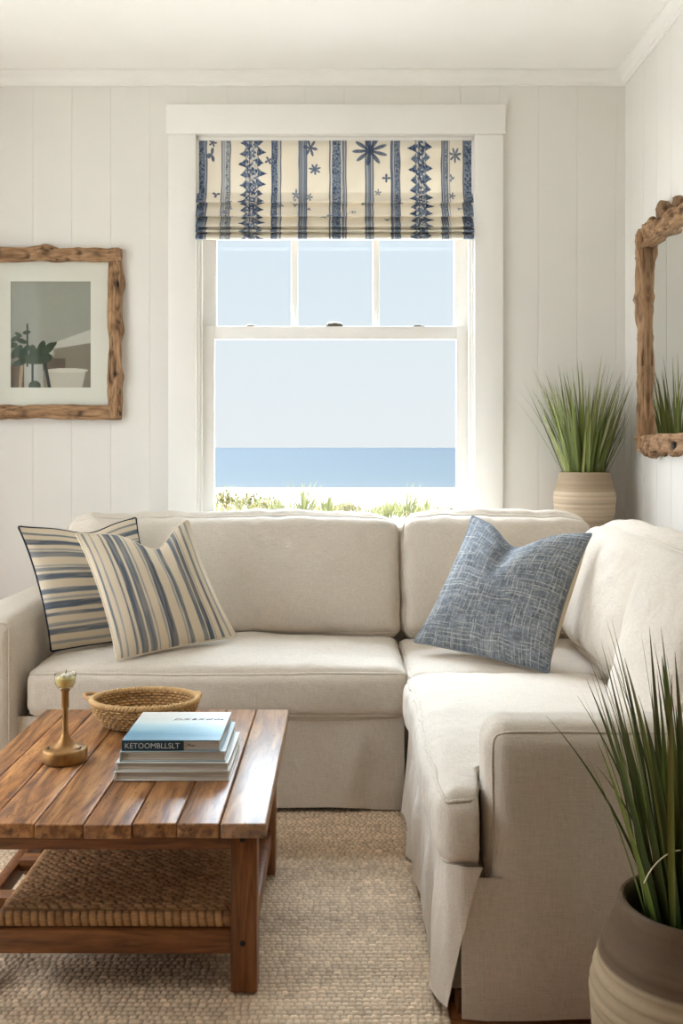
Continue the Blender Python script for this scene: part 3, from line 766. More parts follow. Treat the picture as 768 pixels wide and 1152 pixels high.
line(411.4, .8); band(412.5, 414, D3); band(414, 416, D2); line(416.6, .6); band(417.5, 418.6, D3); line(419.4, .7)
band(440, 442.5, D2); line(440, .7); line(443.6, .5); ornate(444.3, 448.8, D2, D1, .7); line(449.5, .6)
serrated(473, 14.5, 5.5, 12.0, 9)
line(496.8, .8); band(498, 500.5, D2); ornate(500.5, 502.5, D3, D1, .8); line(503.2, .7); line(505.5, .4, D2)
line(521, .8); ornate(522, 531.6, D2, D1)
burst(416, 169, 20, 17, 9, .4); burst(354, 190, 7, 6.5, 7, .3, np.array(lin(72, 96, 134)), .3); burst(349, 166, 8, 10, 6, .9)
burst(237.5, 174, 5, 9, 3, 1.2); burst(239, 160, 5, 5, 5); burst(302, 180, 5, 5, 4, .5); burst(434.5, 200, 5, 5, 4); burst(425, 217, 4, 5, 5, .2, D2)
burst(512, 174, 7, 9, 7, .2); burst(508, 222, 4, 6, 5); burst(508, 200, 3, 5, 3, 0, D2); burst(333, 220, 5, 8, 5, .3, D2); burst(348, 224, 4, 7, 5, 0, D2); burst(243, 220, 5, 5, 3, .4)
for i in range(34):
    x, y = random.uniform(236, 518), random.uniform(226, 285)
    if abs(x - 283) > 18 and abs(x - 473) > 18: burst(x, y, random.uniform(2, 5), random.uniform(2, 4), random.choice([3, 4, 5]), random.random() * 3, random.choice([D1, D2]))
A = np.stack([XX, np.tile(py_, (nu_, 1)) + .0015 * fnoise(np.stack([XX * 9, SS * 9, 0 * XX], -1)), np.tile(pz_, (nu_, 1)) + .0018 * fnoise(np.stack([XX * 6, SS * 1.0, 0 * XX + 4], -1)) * sstep(.3, .4, SS)], -1)
B = A.copy(); B[..., 1] += .0025
blind = thing('roman_blind', ((bx0 + bx1) / 2, BY, 2.414), 'blue and cream botanical striped roman blind folded up at the top of the window', 'blind')
mb = MB(); mb.grid(A, col=C, flip=False); mb.grid(B, flip=True, col=C * .5 + CB * .5)
mb.build('fabric', M['print'], blind)
for zz in (2.607, 2.5365, 2.482, 2.454):
    MB().box((bx0 + .004, BY + .0045, zz - .006), (bx1 - .004, BY + .012, zz + .012), .002).build('shade_batten', M['trail'], blind, auto=40)  # unseen battens added to block light and darken the fold lines
MB().box((bx0 + .002, BY + .005, 2.895), (bx1 - .002, BY + .035, 2.929), .002).build('headrail', M['trim'], blind, auto=40)
MB().box((bx0 + .01, BY - .03, 2.4145), (bx1 - .01, BY - .022, 2.43), .002).build('bottom_bar', M['trim'], blind, auto=40)

# ------------------------------------------------------------------ driftwood frames
def drift_bar(mb, p0, p1, wdir, ndir, w, d, seed, knots=(), n=90, k=20):
    """rough bar from p0 to p1; wdir = outward in the plane, ndir = out of the wall"""
    p0, p1, wdir, ndir = [np.array(x, float) for x in (p0, p1, wdir, ndir)]
    L = np.linalg.norm(p1 - p0); t = np.linspace(0, 1, n); a = np.arange(k) * 2 * np.pi / k
    T, Aa = np.meshgrid(t, a, indexing='ij')
    c, s_ = np.cos(Aa), np.sin(Aa)
    sq = lambda x: np.sign(x) * np.abs(x) ** .6
    Wo = sq(c) * w / 2; Nd = sq(s_) * d / 2
    nn = fnoise(np.stack([T * L * 7 + seed, c * 1.3 + seed, s_ * 1.3], -1), 3)
    n2 = fnoise(np.stack([T * L * 3 + seed * 3, c * 3.0, s_ * 3.0 + T * 6], -1), 2)
    Wo = Wo + c * w * .16 * nn + w * .07 * n2; Nd = Nd + s_ * d * .28 * nn + np.maximum(s_, 0) * d * .25 * n2
    tw = T * L * 9 + seed + 2.2 * fnoise(np.stack([T * L * 4, 0 * T + seed, 0 * T], -1), 2)
    lobe = np.cos(2 * Aa - tw * 1.6) * .5 + np.cos(3 * Aa + tw) * .5
    Wo = Wo + c * w * .11 * lobe; Nd = Nd + s_ * d * .24 * lobe
    seamv = np.exp(-((lobe + .62) / .16) ** 2)
    gouge = np.zeros_like(T)
    for (kt, ks, kh) in knots:
        g = np.exp(-((T - kt) * L / ks) ** 2); Wo = Wo + np.maximum(c, 0) * kh * g; Nd = Nd + np.maximum(s_, 0) * kh * .5 * g
        gouge = np.maximum(gouge, np.exp(-(((T - kt) * L - ks * .3) / (ks * .45)) ** 2) * np.exp(-((c - .2) / .35) ** 2) * (s_ > 0))
    Nd = Nd - gouge * d * .30
    # crevices that run along the grain
    cr = sstep(.28, .5, np.abs(fnoise(np.stack([T * L * 2.2 + seed, c * 2.6 + T * 2, s_ * 2 + seed], -1), 2))) 
    tone = 1.10 - .62 * gouge - .22 * cr + .14 * nn - .80 * seamv * (s_ > -.2)
    Nd = Nd - .22 * d * seamv * np.maximum(s_, 0)
    base = p0 + (p1 - p0) * T[..., None]
    A = base + wdir * Wo[..., None] + ndir * (Nd + d / 2)[..., None]
    col = np.stack([tone, tone, 0 * tone + (seed % 1)], -1)
    b0 = mb.n; mb.grid(A, closed_v=True, col=col)
    mb.f.append(tuple(b0 + i for i in range(k))[::-1]); mb.mi.append(0)
    mb.f.append(tuple(b0 + (n - 1) * k + i for i in range(k))); mb.mi.append(0)
def frame_sides(root, corner, horiz, ndir, w, d, L, Hh, kn):
    """corner = outer lower-left; horiz = unit vector along the width"""
    c = np.array(corner, float); h = np.array(horiz, float); z = np.array([0, 0, 1.0])
    specs = [(c + h * 0 + z * (Hh - w / 2), c + h * L + z * (Hh - w / 2), z), (c + z * w / 2, c + h * L + z * w / 2, -z),
             (c + h * w / 2, c + h * w / 2 + z * Hh, -h), (c + h * (L - w / 2), c + h * (L - w / 2) + z * Hh, h)]
    for i, (a, b, wd) in enumerate(specs):
        mb = MB(); drift_bar(mb, a, b, wd, ndir, w, d, 3.17 * (i + 1) + L, kn[i])
        mb.build('frame_side', M['drift_z'] if i > 1 else (M['drift'] if abs(h[0]) > .5 else M['drift_y']), root)
S_ = 4.935 / F
fx0, fx1 = (-23 - CX) * S_, (137 - CX) * S_; fz0, fz1 = H - (471 - CY) * S_, H - (280 - CY) * S_
pic = thing('framed_picture', ((fx0 + fx1) / 2, WALL_Y, fz0), 'photo of plant and bowl in white mat and driftwood frame, left of window', 'picture')
frame_sides(pic, (fx0, WALL_Y - .002, fz0), (1, 0, 0), (0, -1, 0), .066, .042, fx1 - fx0, fz1 - fz0,
            [((.46, .045, .020), (.12, .04, .008), (.70, .03, .006)), ((.3, .05, .008), (.62, .06, .008)), ((.5, .05, .01),), ((.52, .045, .018), (.78, .04, .010), (.25, .03, .008))])
MB().box((fx0 + .03, WALL_Y - .010, fz0 + .03), (fx1 - .03, WALL_Y - .002, fz1 - .03)).build('backing', M['deck'], pic, smooth=False)
a0, a1, b0, b1 = (12 - CX) * S_, (102 - CX) * S_, H - (436 - CY) * S_, H - (316.5 - CY) * S_
mb = MB(); yq = WALL_Y - .016
for (q0, q1, r0, r1) in ((fx0 + .04, a0, fz0 + .04, fz1 - .04), (a1, fx1 - .04, fz0 + .04, fz1 - .04), (a0, a1, fz0 + .04, b0), (a0, a1, b1, fz1 - .04)):
    mb.box((q0, yq, r0), (q1, yq + .004, r1))
mb.build('mat_board', M['white_paper'], pic, smooth=False)
nu_, nv_ = 180, 240
U, V = np.meshgrid(np.linspace(0, 1, nu_), np.linspace(0, 1, nv_), indexing='ij')      # V up
C = np.tile(np.array(lin(158, 158, 148)), U.shape + (1,)) 
def sh(mask, c):
    global C
    mask = np.clip(mask, 0, 1); C = C * (1 - mask[..., None]) + np.array(lin(*c)) * mask[..., None]
e_ = .008
line1 = .36 + (U - .3) * .27
sh(sstep(-e_, e_, line1 + .0 - V) * sstep(.2, .45, U), (196, 194, 184))
sh(sstep(-e_, e_, (.375 + (U - .6) * .12) - V) * sstep(.5, .56, U), (134, 126, 112))
sh(sstep(-e_, e_, .30 - V) * sstep(-e_, e_, U - .0), (134, 126, 112))
sh(((V < .28) & (V > .17) & (U > .36) & (U < .68)) * 1.0, (104, 92, 78))
sh(sstep(-.01, .01, 1 - ((U - .68) / (.26 - .28 * (.2 - V))) ** 2) * (V < .165) * (V > .0), (192, 186, 174))
sh(sstep(-.02, .02, 1 - ((U - .70) / .26) ** 2 - ((V - .165) / .022) ** 2), (206, 202, 190))
sh(((U < .2) & (V < .22)) * 1.0, (96, 78, 60))
sh(((U > .10 + .1 * V) & (U < .14 + .1 * V) & (V < .25)) * 1.0, (176, 156, 130))
sh(((U > .17) & (U < .41 - .05 * V) & (V < .225)) * 1.0, (176, 176, 166))
sh(((U > .26) & (U < .285) & (V < .24)) * 1.0, (52, 60, 46))
sh(sstep(-.1, .1, 1 - ((U - .30) / .075) ** 2 - ((V - .02) / .05) ** 2), (60, 70, 50))
sh(((U > .41 + .25 * (.22 - V)) & (U < .45 + .25 * (.22 - V)) & (V < .24)) * 1.0, (40, 44, 38))
sh(((np.abs(U - .21) < .012) & (V > .2) & (V < .60)) * 1.0, (52, 62, 46))
for (cx, cy, rx, ry, an) in ((.08, .34, .10, .05, .9), (.16, .30, .10, .06, -.5), (.28, .33, .05, .10, .1), (.37, .35, .05, .13, -.35), (.47, .37, .05, .10, -.8), (.42, .28, .10, .06, .2), (.30, .26, .12, .05, 0),
                             (.06, .46, .07, .03, .5), (.14, .44, .07, .03, -.3), (.20, .52, .05, .025, .2), (.10, .50, .05, .022, -.5), (.03, .40, .06, .035, .2), (.53, .40, .06, .022, .8), (.12, .24, .09, .04, .3), (.19, .36, .07, .035, .9)):
    dx, dy = (U - cx), (V - cy) * 1.33; c_, s_ = math.cos(an), math.sin(an)
    q = ((dx * c_ + dy * s_) / rx) ** 2 + ((-dx * s_ + dy * c_) / ry) ** 2
    g = 46 + 18 * random.random(); sh(sstep(-.12, .12, 1 - q), (g, g + 14, g - 6))
A = np.stack([a0 - .003 + (a1 - a0 + .006) * U, 0 * U + WALL_Y - .0112, b0 - .003 + (b1 - b0 + .006) * V], -1)
MB().grid(A, col=C).build('art_print', M['artprint'], pic, smooth=False)
MB().box((fx0 + .045, WALL_Y - .021, fz0 + .045), (fx1 - .045, WALL_Y - .0185, fz1 - .045)).build('glass_pane', M['picglass'], pic, smooth=False)

# mirror on the right wall
my1, my0 = 4.60, 3.70; mz0, mz1 = 1.352, 2.372
mir = thing('wall_mirror', (WALL_X, (my0 + my1) / 2, mz0), 'large mirror in a knobbly carved driftwood frame on the right wall', 'mirror')
kn_t = [(.04, .025, .012), (.13, .022, .022), (.22, .03, .020), (.37, .032, .045), (.55, .03, .02), (.75, .03, .03)]
kn_b = [(.05, .025, .012), (.13, .03, .014), (.22, .03, .020), (.36, .028, .016), (.55, .03, .02), (.8, .03, .02)]
kn_l = [(.03, .02, .016), (.10, .02, .010), (.20, .025, .008), (.33, .03, .008), (.52, .014, .016), (.70, .018, .022), (.90, .022, .020), (.96, .02, .014)]
frame_sides(mir, (WALL_X - .002, my1, mz0), (0, -1, 0), (-1, 0, 0), .072, .05, my1 - my0, mz1 - mz0, [kn_t, kn_b, kn_l, kn_l])
r = random.Random(11)
def knob(y, z, s_, ax):
    a = np.linspace(0, np.pi, 9); b = np.arange(12) * 2 * np.pi / 12; Aa, Bb = np.meshgrid(a, b, indexing='ij')
    D_ = np.stack([np.sin(Aa) * np.cos(Bb), np.sin(Aa) * np.sin(Bb), np.cos(Aa)], -1)
    rr = s_ * (1 + .35 * fnoise(D_ * 1.7 + y * 9 + z * 5, 2))
    Q = D_ * rr[..., None] * np.array([.9, ax[0], ax[1]]) + np.array([WALL_X - .03, y, z]); t_ = .72 + .3 * fnoise(D_ * 2 + z * 3)
    MB().grid(Q, closed_v=True, col=np.stack([t_, t_, 0 * t_ + .4], -1), flip=True).build('carved_knot', M['drift_z'], mir)
for (y, z, s_, ax) in ((my1 - .02, mz1 + .002, .022, (1, .9)), (my1 + .006, mz1 - .05, .018, (.8, 1.6)), (my1 + .006, mz1 - .11, .016, (.8, 1.3)), (my1 + .008, mz1 - .30, .020, (1, 1)), (my1 + .006, mz1 - .47, .016, (.9, 1.2)),
                       (my1 - .10, mz1 + .012, .022, (1.4, .9)), (my1 - .18, mz1 + .018, .024, (1.2, 1)), (my1 - .33, mz1 + .035, .040, (1.2, 1.1)), (my1 - .52, mz1 + .02, .03, (1.3, .9)),
                       (my1 + .004, mz0 + .03, .018, (.9, 1.3)), (my1 - .10, mz0 - .006, .024, (1.5, .8)), (my1 - .20, mz0 - .008, .030, (1.3, .9)), (my1 - .32, mz0 - .004, .024, (1.4, .8)), (my1 + .004, mz0 + .15, .012, (.8, 1.8)), (my1 + .004, mz0 + .23, .012, (.8, 1.8)), (my1 - .46, mz0 - .004, .024, (1.4, .8))):
    knob(y, z, s_, ax)
MB().box((WALL_X - .018, my0 + .05, mz0 + .05), (WALL_X - .012, my1 - .05, mz1 - .05)).build('mirror_glass', M['mirror'], mir, smooth=False)
MB().box((WALL_X - .012, my0 + .04, mz0 + .04), (WALL_X - .002, my1 - .04, mz1 - .04)).build('backing', M['deck'], mir, smooth=False)
mb = MB()   # inner dark slip round the glass
for (q0, q1, r0, r1) in ((my1 - .075, my1 - .064, mz0 + .06, mz1 - .06), (my0 + .064, my0 + .075, mz0 + .06, mz1 - .06), (my0 + .07, my1 - .07, mz0 + .062, mz0 + .072), (my0 + .07, my1 - .07, mz1 - .072, mz1 - .062)):
    mb.box((WALL_X - .034, q0, r0), (WALL_X - .016, q1, r1), .003)
mb.build('inner_slip', M['drift_z'], mir, auto=40)

# ------------------------------------------------------------------ rug
def weave_rug():
    x0, x1, y0, y1 = -2.05, .262, 1.15, 3.86
    px_, py_ = .0190, .0175                       # knot pitch
    nx_, ny_ = int((x1 - x0) / (px_ / 6)), int((y1 - y0) / (py_ / 5))
    nx_, ny_ = nx_ + 1, ny_ + 1
    xs = np.linspace(x0, x1, nx_); ys = np.linspace(y0, y1, ny_)
    X, Y = np.meshgrid(xs, ys, indexing='ij')
    Xd = X + .007 * fnoise(np.stack([X * 9, Y * 9, 0 * X], -1), 2); Yd = Y + .005 * fnoise(np.stack([X * 6, Y * 14, 0 * X + 5], -1), 3)
    row = np.floor(Yd / py_); jit = vnoise(np.stack([row * 1.7 + .5, Xd * 30, 0 * X], -1)) * 1.5
    cx = Xd / px_ + .5 * (row % 2) + .30 * jit; cell = np.floor(cx); fx = cx - cell; fy = Yd / py_ - row
    rnd = vnoise(np.stack([cell * 1.37 + .5, row * 1.71 + .5, 0 * X + .5], -1)); rn2 = vnoise(np.stack([cell * 2.1 + .5, row * 1.3 + .5, 0 * X + 8.5], -1))
    hgt = np.clip(np.sin(np.pi * fx) * 1.9 - .12, 0, 1) ** .8 * np.clip(np.sin(np.pi * np.clip(fy * (1.0 + .2 * rn2), 0, 1)) * 1.5 - .12, 0, 1) ** .8
    fib = vnoise(np.stack([X * 130, Y * 620, 0 * X], -1))
    rowt = vnoise(np.stack([row * .55, 0 * X, 0 * X + 3.3], -1)); big = fnoise(np.stack([X * 1.2, Y * 7, 0 * X], -1), 2)
    Z = .0055 + .0042 * hgt * (1 + .4 * rnd)
    base = np.array(lin(214, 190, 161))
    tone = 1 + .30 * rnd + .10 * rowt + .14 * big + .10 * fib
    C = base * tone[..., None] * (.58 + .42 * np.clip(hgt * 1.2, 0, 1))[..., None]
    edge = np.minimum(np.minimum(X - x0, x1 - X), np.minimum(Y - y0, y1 - Y)); Z = np.where(edge < 1e-6, .0005, Z)
    me = bpy.data.meshes.new('rug'); nV = nx_ * ny_
    V = np.stack([X - (x0 + x1) / 2, Y - (y0 + y1) / 2, Z], -1).reshape(-1, 3)
    I = np.arange(nV).reshape(nx_, ny_); Q = np.stack([I[:-1, :-1], I[1:, :-1], I[1:, 1:], I[:-1, 1:]], -1).reshape(-1, 4)
    me.vertices.add(nV); me.vertices.foreach_set('co', V.astype(np.float32).ravel())
    me.loops.add(Q.size); me.loops.foreach_set('vertex_index', Q.ravel().astype(np.int32))
    me.polygons.add(len(Q)); me.polygons.foreach_set('loop_start', np.arange(0, Q.size, 4, dtype=np.int32))
    me.update(calc_edges=True); me.polygons.foreach_set('use_smooth', [True] * len(Q))
    at = me.attributes.new('tone', 'FLOAT_COLOR', 'POINT'); at.data.foreach_set('color', np.concatenate([C.reshape(-1, 3), np.ones((nV, 1))], 1).astype(np.float32).ravel())
    me.materials.append(M['rug']); o = bpy.data.objects.new('rug', me); COL.objects.link(o); o.location = ((x0 + x1) / 2, (y0 + y1) / 2, 0)
    tag(o, 'large woven natural sisal rug on the floor under the coffee table', 'rug')
weave_rug()
RUG = .0128

# ------------------------------------------------------------------ coffee table
TX0, TX1, TY0, TY1, TZ = -1.036, -.182, 2.385, 3.43, .450
tab = thing('coffee_table', ((TX0 + TX1) / 2, (TY0 + TY1) / 2, RUG), 'square rustic plank-topped pine coffee table with a woven lower shelf', 'table')
edges = [TX0, -.955, -.865, -.75, -.63, -.512, -.402, -.297, TX1]
tones = [(1.0, .12, .05), (1.12, .93, .0), (1.05, .35, .10), (.78, .55, .04), (.88, .71, .10), (.78, .22, .06), (.80, .83, .16), (.92, .47, .50)]  # last plank made paler: window reflection painted in with its wear
mb = MB()
for i in range(8):
    dy = random.uniform(-.004, .004); tz = random.uniform(-.001, .001)
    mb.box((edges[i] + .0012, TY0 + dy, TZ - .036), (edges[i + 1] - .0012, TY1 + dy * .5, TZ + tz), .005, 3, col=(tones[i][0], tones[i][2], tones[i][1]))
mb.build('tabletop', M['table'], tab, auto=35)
LZ = TZ - .036
LEG = [(-.276, 2.43), (-.276, 3.10), (-1.008, 2.43), (-1.008, 3.10)]
for (x, y) in LEG:
    l = MB().box((x, y, RUG), (x + .066, y + .066, LZ), .004).build('leg', M['tleg'], tab, auto=35)
    for z in (.395, .136):
        MB().lathe([(0, .004), (.004, .0035), (.0065, .002), (.0075, 0)], (0, 0, 0), 12).build('bolt', M['bolt'], l, origin=(0, 0, 0)) if False else None
        mb = MB(); a = np.arange(12) * 2 * np.pi / 12
        R_ = [(.0005, .005), (.004, .0045), (.0065, .003), (.0075, 0)]
        A = np.array([[(x + .030 + rr * math.cos(q), y - dd, z + rr * math.sin(q)) for q in a] for rr, dd in R_]); mb.grid(A, closed_v=True)
        if y < 2.5: mb.build('bolt', M['bolt'], l)
for y in (2.437, 3.113):
    MB().box((-.942, y, LZ - .048), (-.276, y + .03, LZ - .001), .003).build('apron', M['trail'], tab, auto=35)
    MB().box((-.942, y, .107), (-.276, y + .04, .166), .003).build('stretcher', M['trail'], tab, auto=35)
for x in (-.268, -.99):
    MB().box((x, 2.496, LZ - .048), (x + .03, 3.10, LZ - .001), .003).build('apron', M['tleg'], tab, auto=35)
    MB().box((x + .012, 2.496, .100), (x + .046, 3.10, .152), .004).build('stretcher', M['tleg'], tab, auto=35)
# woven shelf: seagrass pad
def weave_pad(x0, x1, y0, y1, z0, z1, r=.018):
    pr, pc = .0122, .0290      # row pitch (depth), stitch pitch (width)
    nx_, ny_ = int((x1 - x0) / (pc / 12)), int((y1 - y0) / (pr / 7))
    # param rolls over the edges: extended coordinates
    ext = r * 1.5 + (z1 - z0)
    us = np.linspace(x0 - ext, x1 + ext, nx_); vs = np.linspace(y0 - ext, y1 + ext, ny_)
    Ux, Vy = np.meshgrid(us, vs, indexing='ij')
    def roll(q, lo, hi):
        d = np.maximum(lo - q, 0) + np.maximum(q - hi, 0); sg = np.where(q < lo, -1, 1)
        a = np.minimum(d / r, np.pi / 2); extra = np.maximum(d - r * np.pi / 2, 0)
        return np.clip(q, lo, hi) + sg * r * np.sin(a), r * (1 - np.cos(a)) + extra, sg * np.sin(a), np.cos(a)
    X, dx, nx1, cx1 = roll(Ux, x0 + r, x1 - r); Y, dy, ny1, cy1 = roll(Vy, y0 + r, y1 - r)
    Z = np.maximum(z1 - dx - dy, z0 + .001)
    w1 = .004 * fnoise(np.stack([Ux * 9, Vy * 9, 0 * Ux], -1), 2)
    front = Vy < y0 + r * .55
    row = np.where(front, -999, np.floor((Vy + w1) / pr)); fy = np.where(front, np.clip((Vy - (y0 - ext * .55)) / (ext * .55 + r * .55), 0, 1), (Vy + w1) / pr - row)
    c_ = np.where(front, Ux / .021 + .25 * fy, (Ux + w1 * 2) / pc + .5 * (row % 2) + .40 * fy + .22 * vnoise(np.stack([row * 2.1 + .5, Ux * 16, 0 * Ux], -1))); cell = np.floor(c_); fx = c_ - cell
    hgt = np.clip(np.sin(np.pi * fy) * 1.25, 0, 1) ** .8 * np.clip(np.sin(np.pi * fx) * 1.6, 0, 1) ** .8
    rnd = vnoise(np.stack([cell * 1.9 + .5, row * 2.3 + .5, 0 * Ux + .5], -1))
    fib = vnoise(np.stack([Ux * 90, Vy * 700, 0 * Ux], -1))
    o = .0062 * hgt * (1 + .4 * rnd)
    Z = Z + o * cx1 * cy1; X = X + o * nx1; Y = Y + o * ny1
    sag = .006 * fnoise(np.stack([Ux * 3, Vy * 3, 0 * Ux + 2], -1), 2); Z = np.maximum(Z + sag, z0)
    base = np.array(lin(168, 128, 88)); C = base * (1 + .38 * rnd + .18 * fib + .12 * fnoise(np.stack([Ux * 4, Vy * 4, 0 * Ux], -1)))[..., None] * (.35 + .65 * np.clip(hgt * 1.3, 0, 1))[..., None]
    mb = MB(); mb.grid(np.stack([X, Y, Z], -1), col=C)
    mb.box((x0 + .004, y0 + .004, z0 - .002), (x1 - .004, y1 - .004, z0 + .004), col=base * .6)
    return mb
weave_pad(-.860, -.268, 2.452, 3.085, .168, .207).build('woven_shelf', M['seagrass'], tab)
for y in (2.62, 2.86): MB().box((-.942, y, .128), (-.256, y + .05, .163), .003).build('shelf_slat', M['trail'], tab, auto=35)

# ------------------------------------------------------------------ books
def text_mesh(txt, size, mat, parent, loc, xdir, ydir, name, depth=.0004, shear=0.0):
    cu = bpy.data.curves.new(name, 'FONT'); cu.body = txt; cu.size = size; cu.extrude = depth; cu.shear = shear; cu.resolution_u = 3
    o = bpy.data.objects.new(name, cu); COL.objects.link(o); bpy.context.view_layer.update()
    me = bpy.data.meshes.new_from_object(o.evaluated_get(bpy.context.evaluated_depsgraph_get()))
    bpy.data.objects.remove(o); me.name = name; me.materials.clear(); me.materials.append(mat)
    ob = bpy.data.objects.new(name, me); COL.objects.link(ob)
    x = Vector(xdir).normalized(); y = Vector(ydir).normalized(); z = x.cross(y)
    R = Matrix((x, y, z)).transposed().to_4x4()
    ob.parent = parent; R.translation = Vector((np.array(loc) - np.array(parent['_o'])).tolist()); ob.matrix_local = R
    return ob
def book(cx, y0, w, dp, z0, h, ang, covercol, label, kind):
    c, s_ = math.cos(ang), math.sin(ang); org = np.array([cx, y0 + dp / 2, z0])
    def T(V):
        V = np.array(V); return np.stack([org[0] + V[:, 0] * c - V[:, 1] * s_, org[1] + V[:, 0] * s_ + V[:, 1] * c, org[2] + V[:, 2]], 1)
    root = thing('book', org, label, 'book', 'books stacked on the coffee table')
    t = .0028; mb = MB()
    mb.box((-w / 2, -dp / 2, 0), (w / 2, dp / 2, t), .001, 2, col=covercol[1], M=T)
    nu2 = 60; U, V = np.meshgrid(np.linspace(-1, 1, nu2), np.linspace(-1, 1, nu2), indexing='ij')
    if kind == 'blue':
        g = V * .5 + .5 + .05 * fnoise(np.stack([U * 1.3, V * 6, 0 * U], -1), 3)
        st = np.interp(g, [0, .18, .36, .5, .62, .8, 1], [0, 1, 2, 3, 4, 5, 6])
        pal = np.array([lin(122, 164, 184), lin(96, 148, 176), lin(140, 184, 200), lin(176, 206, 214), lin(206, 218, 216), lin(214, 216, 210), lin(226, 224, 218)])
        i = np.clip(st.astype(int), 0, 5); f = (st - i)[..., None]; Cc = pal[i] * (1 - f) + pal[i + 1] * f
        Cc = Cc * (1 + .08 * fnoise(np.stack([U * 2, V * 25, 0 * U + 3], -1), 2))[..., None]
    else: Cc = np.tile(np.array(covercol[1]), U.shape + (1,))
    mb.box((-w / 2, -dp / 2, h - t), (w / 2, dp / 2, h - .0003), .001, 2, col=covercol[1], M=T)
    G = T(np.stack([U * (w / 2 - .0012), V * (dp / 2 - .0012), 0 * U + h], -1).reshape(-1, 3)).reshape(nu2, nu2, 3); mb.grid(G, col=Cc)
    mb.build('cover', M['book_cover'], root, auto=35)
    MB().box((-w / 2 + .006, -dp / 2 + (.0035 if kind == 'blue' else .005), t), (w / 2 - .004, dp / 2 - .006, h - t), 0, M=T).build('page_block', M['pages'], root, smooth=False)
    if kind == 'blue':
        sp = MB(); sp.box((-w / 2, -dp / 2 - .0006, 0), (w / 2 - .10, -dp / 2 + .003, h), .0008, 2, col=lin(38, 66, 78), M=T)
        sp.build('spine', M['book_cover'], root, auto=35)
        X = (c, s_, 0)
        text_mesh('KETOOMBLLSLT', .021, M['pale_ink'], root, T([(-w / 2 + .008, -dp / 2 - .0009, h / 2 - .0075)])[0], X, (0, 0, 1), 'spine_title')
        text_mesh('Mter', .012, M['ink'], root, T([(w / 2 - .092, -dp / 2 + .0030, h / 2 - .004)])[0], X, (0, 0, 1), 'spine_imprint', shear=.2)
        lb = MB().box((-.030, .052, h + .0001), (.012, .072, h + .0006), M=T, col=lin(226, 226, 220)); lb.build('title_label', M['book_cover'], root, smooth=False)
        text_mesh('DUK & X of the', .022, M['ink'], root, T([(-.026, .055, h + .0007)])[0], X, (-s_, c, 0), 'cover_title', .0002, .25)
    else:
        MB().box((-w / 2, -dp / 2 - .0004, t * .2), (-w / 2 + .006, dp / 2, h - t * .2), .001, M=T, col=covercol[1]).build('spine', M['book_cover'], root, auto=35)
    return root
z = TZ + .0015
book(-.467, 2.690, .318, .300, z, .0255, .00, (None, lin(224, 222, 214)), 'white-edged hardback at the very bottom of the stack of books', 'plain'); z += .0258
book(-.466, 2.692, .312, .296, z, .0235, -.01, (None, lin(214, 216, 212)), 'grey-white hardback lying on the lowest book of the stack', 'plain'); z += .0238
book(-.468, 2.700, .292, .292, z, .0285, .01, (None, lin(176, 190, 194)), 'hardback directly beneath the blue book of the stack', 'plain'); z += .0288
book(-.472, 2.705, .272, .290, z, .0290, .0, (None, lin(120, 150, 164)), 'book with blue watercolour cover and dark teal spine, top of the stack', 'blue')

